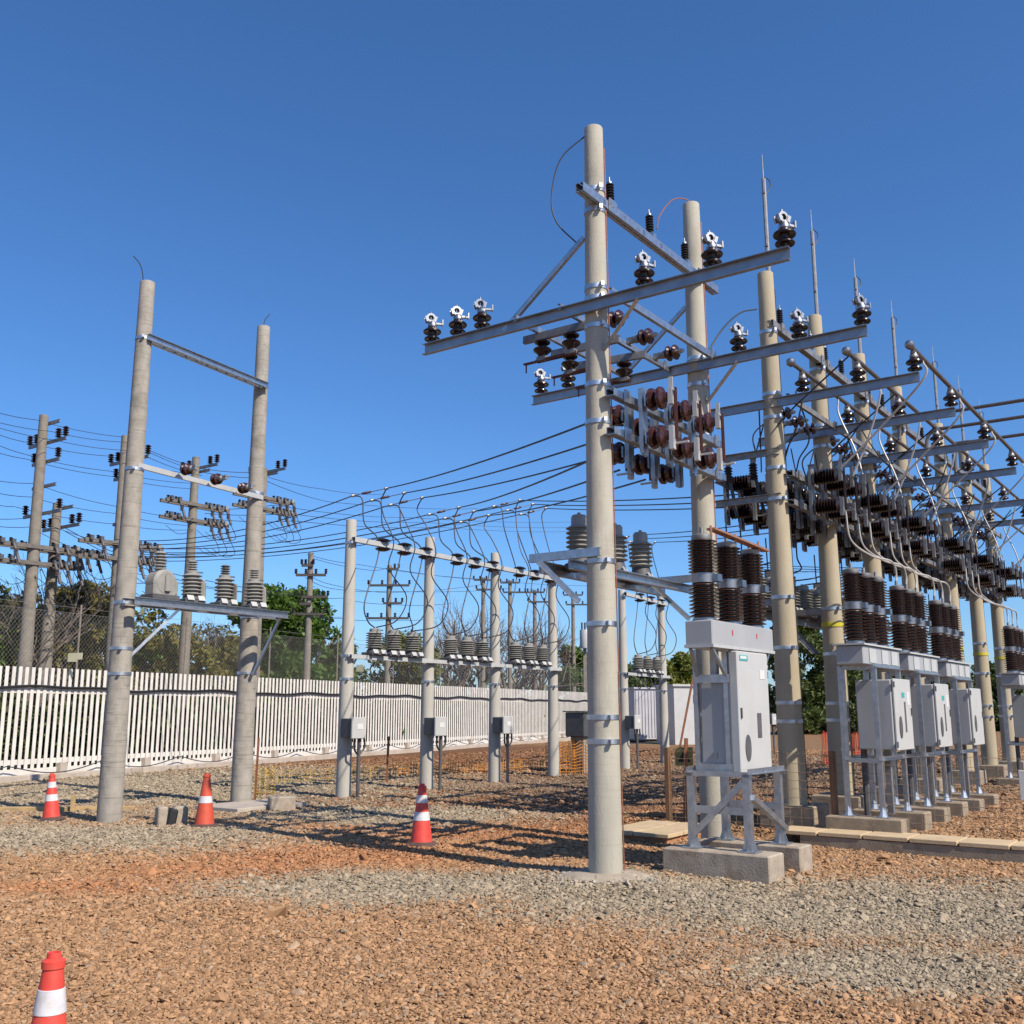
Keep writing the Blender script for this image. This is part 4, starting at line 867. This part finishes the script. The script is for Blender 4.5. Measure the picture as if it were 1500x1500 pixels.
def tree(label, px, y, h, rx, m, n=9000, size=.11, name='leafy_tree', group='trees beyond the fence', cat='tree', low=.0, nb=9):
    p = at(px, 1040, y); p.z = 0; t = thing(name, label, cat, p, random.uniform(0,6), group)
    b = MB(); b.tube([(0,0,0),(.05,.02,h*.35),(0,.05,h*.7)], [.05*h**.7,.04*h**.7,.02*h**.7], 8)
    for _ in range(5): a = random.uniform(0,6.28); b.tube([(0,0,h*random.uniform(.25,.5)),(math.cos(a)*rx*.4,math.sin(a)*rx*.4,h*.65),(math.cos(a)*rx*.7,math.sin(a)*rx*.7,h*.8)], [.05,.035,.015], 5)
    b.build('trunk', BARK, t)
    bl = []
    for _ in range(nb*6):
        a = random.uniform(0,6.28); q = random.uniform(0,.8)**.6; zz = random.uniform(low,.92)
        rr = rx*random.uniform(.15,.34); wz = math.sin(PI*min(1,max(.12,(zz-low)/(1.02-low)*.85+.15)))
        bl.append((math.cos(a)*q*rx*wz, math.sin(a)*q*rx*wz, min(zz*h, h-rr*.75), rr))
    leaves(n, bl, size, m, 'crown', t); return t
def bare_tree(label, px, y, h, leafy=0, group='bare trees beyond the fence', name='bare_tree'):
    p = at(px, 1040, y); p.z = 0; t = thing(name, label, 'tree', p, 0, group)
    MB().tube([(0,0,0),(.05,0,h*.12),(0,.03,h*.3)], [.02*h,.016*h,.012*h], 8).build('trunk', BARK, t)
    b = MB()
    for _ in range(13 if y > 50 else 6): branchy(b, Vector((0,.02,h*random.uniform(.18,.3))), Vector((random.gauss(0,.5),random.gauss(0,.5),1)).normalized(), h*.27, (.0085 if y > 50 else .006)*h, 4, .42)
    b.build('branches', BARKG, t)
    if leafy: leaves(leafy, [(random.gauss(0,h*.12),random.gauss(0,h*.12),h*random.uniform(.3,.8),h*.1) for _ in range(8)], .05, LEAF_O, 'crown', t)
    return t
hd = 'shrubs of the hedge behind the white fence'
for i, (px, y, h, rx, m, n, l) in enumerate((
    (-60,29,5.6,2.2,LEAF_G,9000,'bright green shrub at the far left edge behind the white fence'),
    (15,30,5.1,2.0,LEAF_O,9000,'dark shrub behind the two leftmost utility poles'),
    (75,31,5.5,1.7,LEAF_O,8000,'olive shrub between the leftmost utility pole and the notice plates'),
    (118,31,5.9,1.5,LEAF_O,9000,'yellowish rounded shrub above the cream notice plates'),
    (160,33,5.6,1.6,LEAF_G,8000,'dark shrub partly hidden behind the left weathered pole'),
    (205,34,5.3,1.7,LEAF_O,8000,'dark green shrub just right of the left weathered pole'),
    (250,35,4.7,1.9,LEAF_O,8000,'olive shrub behind the platform brace'),
    (305,37,4.7,2.2,LEAF_O,9000,'low olive shrub beneath the left frame transformers'),
    )): tree(l, px, y, h, rx, m, n, .1, 'shrub', hd, 'shrub')
tree('dense bright green tree right of the right weathered pole', 385, 44, 7.0, 2.9, LEAF_G, 24000, .13, nb=12)
tree('dense bright green tree behind the slender wooden utility pole', 450, 46, 7.0, 2.7, LEAF_G, 24000, .13, nb=12)
tree('small dark tree at the right foot of the bright green trees', 492, 48, 4.8, 1.6, LEAF_D, 7000, .12)
tree('yellow-green tree seen behind the first slim pole transformers', 585, 58, 6.0, 2.8, LEAF_Y, 13000, .14)
tree('green tree peeping out left of the big near pole', 843, 72, 6.2, 2.6, LEAF_G, 12000, .15)
tree('yellow-green tree left of the front breaker stand', 1000, 74, 6.0, 2.9, LEAF_Y, 14000, .15)
tree('dark tree behind the container, right of the big near pole', 948, 84, 5.4, 4.2, LEAF_D, 14000, .18)
for i, px in enumerate((1170, 1240, 1320, 1390, 1460, 1540)): tree(f'dark tree beyond the breakers, {ORD[i]} from the left', px, 72+3*i, (8.6 if i == 0 else 5.6)-.5*(i%2), 3.6, LEAF_D, 10000, .2, group='dark trees beyond the breakers')
for i, (px, y, h, lf) in enumerate(((655,64,7.6,0),(700,68,9.6,250),(745,66,8.6,150),(792,70,8.2,200),(90,29.5,6.8,150),(20,29,6.6,250),(310,36.5,5.6,120))):
    bare_tree(('leafless grey tree right of the second slim pole','tallest leafless grey tree in the middle of the arrester row','leafless grey tree behind the third slim pole','leafless grey tree left of the fourth slim pole','twiggy half-bare tree beside the second utility pole','twiggy half-bare tree at the left edge','sparse sapling under the left platform')[i], px, y, h, lf)
# low undergrowth closing the gap behind the fence
vsb = [(s, random.uniform(.9,2.4), random.uniform(.3,1.75), random.uniform(.6,.95)) for s in np.linspace(L0-2, L1_+3, 190)]
r_ = bpy.data.objects.new('tmp', None)
o = leaves(60000, [tuple(FP+FD*s+FN*n_+Vector((0,0,z)))+(r,) for s, n_, z, r in vsb], .12, LEAF_D, 'undergrowth', None); tag(o, 'dark weedy undergrowth behind the white fence', 'undergrowth', kind='stuff')
# far wood closing the horizon
o = leaves(30000, [(x, 150+random.uniform(-10,25), random.uniform(1,4.5), random.uniform(3,5)) for x in np.linspace(-190,190,120)], .5, LEAF_D, 'distant_wood', None); tag(o, 'distant wood along the horizon', 'wood', kind='stuff')
# ---------------------------------------------------------------- utility poles beyond the fence
def util_big(label, px, y, ytop, ym, yw, lean=0):
    p = at(px, 1040, y); p.z = 0; t = thing('utility_pole', label, 'utility pole', p, TH, 'utility poles beyond the fence'); t.rotation_euler = (0, lean, TH)
    h = at(px, ytop, y).z
    MB().lathe([(.21-.09*i/8, h*i/8) for i in range(9)]+[(0,h+.01)], 16).build('shaft', POLE_FAR, t)
    for k_, yy in enumerate(ym):
        z = at(px, yy, y).z; l = (.55,.95,.7,.6,.95)[k_%5]
        MB().chan((.14,-l,z),(.14,l if k_ else .1,z), .05, .09, .007).build('steel_arm', GALV_OLD, t)
        if k_%3:
            for y_ in ((-l+.05, -l+.4, l-.4, l-.05) if k_ % 2 else (-l+.1, l-.1)):
                MB().lathe(shed_profile(.09,.26,4,.045,z+.06), 12, (.15,y_,0)).build('insulator', PORCD, t)
    for k_, yy in enumerate(yw):
        z = at(px, yy, y).z
        b = MB(); b.box((0.1,.15,z),(2.5,.08,.11)); b.box((0.1,-.15,z),(2.5,.08,.11)); b.box((0,0,z),(.1,.3,.06)); b.build('crossarm', mat('grey_timber',(.17,.155,.14),.85,var=.2,scale=8), t)
        for x in (-1.0,-.7,.5,.82,1.15):
            MB().box((x,-.24,z+.06),(.1,.1,.13)).build('bracket', EPOXY if x > 1 else EPOXYD, t); MB().lathe(shed_profile(.06,.16,3,.03,z+.06), 8, (x+.13,.15,0)).build('insulator', PORCD, t)
            if x > (-.8, .3)[k_ > 0]:
                b = MB(); b.tube([(x,-.25,z+.03),(x+.14,-.36,z-.52)], .042, 8); b.lathe(shed_profile(.065,.2,5,.035,-.1),10,(x+.05,-.3,z-.22)); b.build('fuse_cutout', mat('cutout_grey',(.13,.12,.125),.5), t)
                MB().tube(cat_curve([(x+.14,-.36,z-.52),(x+.28,-.45,z-.95),(x-.1,-.38,z-1.1),(x-.45,-.2,z-.85)],5), .010, 4).build('jumper', WIRE, t)
    return t
util_big('leftmost tall utility pole with dark insulators, half behind the shrubs', 32, 27.6, 610, (620,648,676,712,752), (802,826), -.012)
util_big('slimmer short utility pole next to the leftmost tall one', 62, 28.6, 738, (744,772), (808,), -.01)
util_big('tall utility pole directly behind the left weathered pole', 160, 28.8, 640, (646,674,698,765), (798,820), -.012)
util_big('utility pole seen between the two weathered poles', 265, 33, 670, (690,684), (740,763), 0)
util_big('utility pole whose top is hidden behind the right weathered pole', 370, 35, 686, (694,690), (730,746), 0)
def util_small(label, px, ytop, y, arms, group='slender utility poles in the distance'):
    p = at(px, 1040, y); p.z = 0; h = at(px, ytop, y).z; t = thing('utility_pole', label, 'utility pole', p, 0, group)
    MB().lathe([(.17-.06*i/6, h*i/6) for i in range(7)]+[(0,h+.01)], 12).build('shaft', POLE_FAR, t)
    for k_, (dy, x0, x1) in enumerate(arms):
        z = at(px, dy, y).z; s_ = y/1500
        MB().box(((x0+x1)/2*s_,-.15,z),((x1-x0)*s_,.09,.1)).build('crossarm', mat('dark_timber',(.09,.08,.07),.85), t)
        for q in np.linspace(x0, x1, 4):
            if abs(q) > 4: MB().lathe(shed_profile(.07,.2,3,.04,z+.05), 10, (q*s_,-.15,0)).build('insulator', PORCD, t)
    return t
util_small('slender utility pole with stacked crossarms in front of the bright green trees', 447, 810, 41, ((829,-12,5),(843,-20,24),(875,-10,28),(885,-13,4),(900,-22,24)))
util_small('small distant utility pole top between the weathered pole and the slender one', 400, 868, 52, ((870,-14,36),))
util_small('slender utility pole behind the first transformer trio', 566, 828, 48, ((834,-4,14),(858,-30,30),(884,-8,20),(906,-30,30)))
for i, (px, yt, y) in enumerate(((707,846,62),(747,850,64),(784,864,66),(841,868,70))):
    util_small(('distant grey pole right of the second slim pole','distant grey pole behind the third slim pole','distant grey pole between the third and fourth slim poles','distant grey pole under the transformer platform')[i], px, yt, y, ((yt+4,-14,14),(yt+18,-10,26)))
p = at(857,935,62); t = thing('pole_transformer', 'small white pole-mounted transformer with dark bushings left of the big near pole', 'transformer', p, 0)
MB().lathe([(.3,-.6),(.32,-.5),(.32,.45),(.3,.5)], 16).build('tank', CABW, t)
for x in (-.18,0,.18): MB().lathe(shed_profile(.07,.45,5,.04,.5), 8, (x,0,0)).build('bushing', PORCD, t)
MB().box((0,.3,-2.4),(.2,.2,5.2)).build('post', POLE_FAR, t)
# ---------------------------------------------------------------- overhead conductors
# dead-ends over the arrester row -> switch gear on the right
BAYN = ['first','second','third','near-pole','far']
ends = []
for k_, (lf, tp) in enumerate(JOINTS[:15]):
    bay = k_//3; j = k_ % 3
    if bay < 2: e = P3(9.625+.63*j, 5.83, 4.86-.44*bay)
    else: b0_ = (14.9, 17.05, 25.15)[bay-2]; e = P3(b0_+(j-1)*.55+.1, 5.68, 4.86)
    cable(sag(tp, e, .07), .0125, f'long conductor to the switches from the {BAYN[bay]} slim-pole bay, {ORD[j]} from left', WIRE, 'long conductors to the switch bays')
    if bay < 3:
        q = at((168,168,205)[bay]-3*j, (790+6*j, 800+6*j, 812+5*j)[bay], 28+bay*2)
        cable(sag(lf, q, .35), .0115, f'conductor running left to utility poles from the {BAYN[bay]} slim-pole bay, {ORD[j]} from left', WIRE, 'conductors to the utility poles')
# lines along the fence between the utility poles
uw = 'thin overhead lines between the utility poles'
L_ = [((-40,592,25),(53,615,27.6),(178,640,28.6),(285,684,33)), ((-40,608,25),(75,632,27.4),(190,648,28.4),(290,690,33)), ((-40,614,25),(82,645,27.4),(195,660,28.4),(296,697,33)), ((-40,620,25),(40,648,27.8),(158,668,28.8),(280,694,33)), ((-40,632,25),(35,665,27.8),(160,690,28.8),(282,708,33)), ((-40,648,25),(37,672,27.8),(165,698,28.8),(282,716,33)), ((-40,696,25),(50,708,27.6),(172,742,28.6),(288,760,33)), ((-40,712,25),(45,728,27.6),(168,752,28.6),(282,770,33)), ((-40,728,25),(20,742,27.8),(170,768,28.6),(285,776,33)), ((-40,756,25),(45,758,27.6),(172,800,28.6),(290,815,33)), ((-40,764,25),(42,772,27.6),(200,840,29),(360,868,38)), ((90,770,28),(200,822,30),(300,850,36),(447,870,41)), ((95,778,28),(210,832,30),(320,862,36),(447,872,41)), ((285,684,33),(372,692,35),(470,716,45),(560,724,60)), ((290,690,33),(380,700,35),(480,735,45),(700,745,70)), ((300,745,33),(400,740,36),(600,758,60),(850,764,90)), ((300,752,33),(420,752,36),(620,765,60),(850,772,90)), ((310,760,33),(430,763,36),(640,772,60),(850,778,90)), ((450,812,41),(520,826,46),(700,848,60),(880,858,80)), ((452,816,41),(540,835,46),(566,832,48),(720,850,62)), ((447,838,41),(480,855,43),(566,868,48),(707,856,62)), ((447,846,41),(485,862,43),(566,866,48),(747,862,64)), ((447,872,41),(500,876,44),(566,885,48),(660,884,58)), ((445,900,41),(500,906,44),(566,908,48),(640,905,58)), ((345,898,38),(400,897,40),(445,898,41),(500,904,44)), ((1003,846,40),(1100,842,60),(1200,835,80),(1290,830,95)), ((1003,858,40),(1100,862,60),(1200,858,80),(1290,850,95))]
for i, pts in enumerate(L_):
    P_ = [at(*q) for q in pts]; full = []
    for a_, c_ in zip(P_[:-1], P_[1:]): full += sag(a_, c_, .06+.0012*(a_-c_).length**1.3, 8)[:-1]
    full.append(P_[-1])
    cable(full, .0085 if i < 11 else .011, f'thin background overhead line, {ORD[i%20]} {"from the top" if i < 20 else "of the lower lines"} behind the frames', WIRE, uw, 'overhead_line', 'cable', 5)
# loose leads on the two near poles
cable(cat_curve([at(861,196,xy(9.15,VA)[1]), at(822,232,10.6), at(808,285,10.6), at(815,325,10.6), at(849,360,10.75)], 8), .008, 'thin dark lead bowing out left of the top of the nearest pole', WIRE)
cable(cat_curve([at(962,335,11.4), at(967,315,11.7), at(985,293,12.4), at(1005,292,xy(11.7,VA)[1]), at(1014,302,xy(11.7,VA)[1])], 8), .008, 'thin copper lead arching from an arrester to the top of the second near pole', CUWIRE)
cable(cat_curve([at(1034,520,xy(11.7,5.2)[1]), at(1060,480,13), at(1085,458,13.8), at(1108,453,14.2)], 8), .012, 'dark lead arching up from the second arm to the first lightning-rod pole', WIRE)
# jumpers between switches and breakers
for bi, (u0, u1) in enumerate(BAYS):
    um = (u0+u1)/2
    if bi == 0: continue
    for j in range(3):
        u = um+(j-1)*.55; tgt = [None, 16.1, 18.3, None, 24.4, None, None][bi]
        hasb = tgt is not None; tgt = (tgt or u)+(j-1)*.54
        s0 = P3(u, 4.5, 4.42); e0 = P3(tgt, 4.2, 3.5)
        if hasb: cable(cat_curve([s0, s0+Vector((.08,.08,-.4)), s0.lerp(e0,.5)+Vector((0,0,-.12)), e0+Vector((-.10,-.13,.30)), e0+Vector((.01,.01,.16)), e0], 8), .0145, f'thick pale cable sweeping from the {BN[bi]} switches to a breaker, {ORD[j]} from left', WIREL, 'pale cables down to the breakers')
        # droppers from the bus tubes to the switches
        b0 = P3(u-.1, (3.28,4.04,4.82)[j], 6.38); e1 = P3(u, 4.53, 5.05)
        cable(cat_curve([b0, b0+Vector((.0,.0,-.25)), b0.lerp(e1,.55)+Vector((.04,0,-.1)), e1], 7), .015, f'pale dropper from a bus tube to the {BN[bi]} switches, {ORD[j]} from the left', WIREL, 'droppers from the bus tubes')
        b0 = P3(u+.1, 5.3, 5.98); e1 = P3(u+.1, 5.75, 4.95)
        cable(cat_curve([b0+Vector((-.3,.2,0)), b0.lerp(e1,.4)+Vector((-.35,.2,-.35)), e1], 7), .011, f'dark lead dropping behind the {BN[bi]} middle beam, {ORD[j]} from the left', WIRE, 'dark leads behind the beams')
        s0 = P3(u+.1, 5.68, 4.3); e0 = P3(UC[min(bi-1,6)]+.35+.62*j, 6.1, 3.72)
        if bi < 4: cable(cat_curve([s0, s0+Vector((0,0,-.3)), s0.lerp(e0,.5)+Vector((.25,0,-.2)), e0], 7), .012, f'dark lead from the {BN[bi]} switches to the rear transformers, {ORD[j]} from the left', WIRE, 'dark leads to the rear transformers')
for bi, (u0, u1) in enumerate(BAYS):
    if bi == 0: continue
    um = (u0+u1)/2
    rails('steel_beam', f'dull third switch beam on the fence side of the {BN[bi]}', u0, u1, 6.25, 5.0, .08, GALV_OLD, False)
    for j in range(3):
        u = um+(j-1)*.55
        place(vs1, P3(u-.15, 6.2, 4.78), TH, f'upright knife switch on the third beam of the {BN[bi]}, {ORD[j]} from the left', 'upright knife switches')
        a0 = P3(u-.15, 5.8, 5.05); a1 = P3(u0+.45+(u1-u0)*.27*j, 5.5, 5.98)
        cable(cat_curve([a0, a0+Vector((.06,0,.35)), a0.lerp(a1,.6)+Vector((-.15,.05,.12)), a1], 7), .012, f'dark loop from the {BN[bi]} switches up to its strain insulators, {ORD[j]} from the left', WIRE, 'dark loops in the old bays')
        a1 = P3(u-.9, (4.04,4.82,5.2)[j], 6.38)
        cable(cat_curve([P3(u+.1,5.68,5.02), P3(u-.1,5.5,5.5), P3(u-.7,5.1,5.7), a1], 7), .012, f'dark arc from the {BN[bi]} switches across to the high arms, {ORD[j]} from the left', WIRE, 'dark arcs in the old bays')
        q0 = P3(u-.15, 6.5, 4.5); b = MB(); b.tube([q0, q0+Vector((.02,.02,-.55))], .012, 5); b.box(q0+Vector((.02,.02,-.6)), (.1,.1,.12)); b.tube(cat_curve([q0+Vector((.02,.02,-.65)), q0+Vector((-.05,-.05,-1.0)), P3(u+.2,6.3,3.5), P3(u+.45,6.15,3.35)],5), .012, 5)
        cable([q0, q0+Vector((0,0,-.01))], .012, 'x') if False else tag(b.build('connector_lead', WIRE), f'dark lead with a square connector below the {BN[bi]}, {ORD[j]} from the left', 'cable', 'connector leads in the old bays')
rw = random.Random(5)
for i in range(20):
    u = 14.0+i*.68; a0 = P3(u, rw.uniform(4.2,6.4), rw.uniform(5.3,6.4)); a1 = P3(u+rw.uniform(.8,2.6), rw.uniform(4.4,6.6), rw.uniform(4.7,6.0))
    cable(sag(a0, a1, rw.uniform(.1,.4), 12), .011, f'thin dark wire drooping among the old bays, {ORD[i]} counted from the front', WIRE, 'drooping wires in the old bays')
for o in list(bpy.data.objects):
    if o.name == 'tmp': bpy.data.objects.remove(o)
for pr in (pin0, pin_bus0, str0, arr0, vs0, vs1, hs0, cut0, ct0, ctb0, ctl0): assert pr.name in used, pr.name
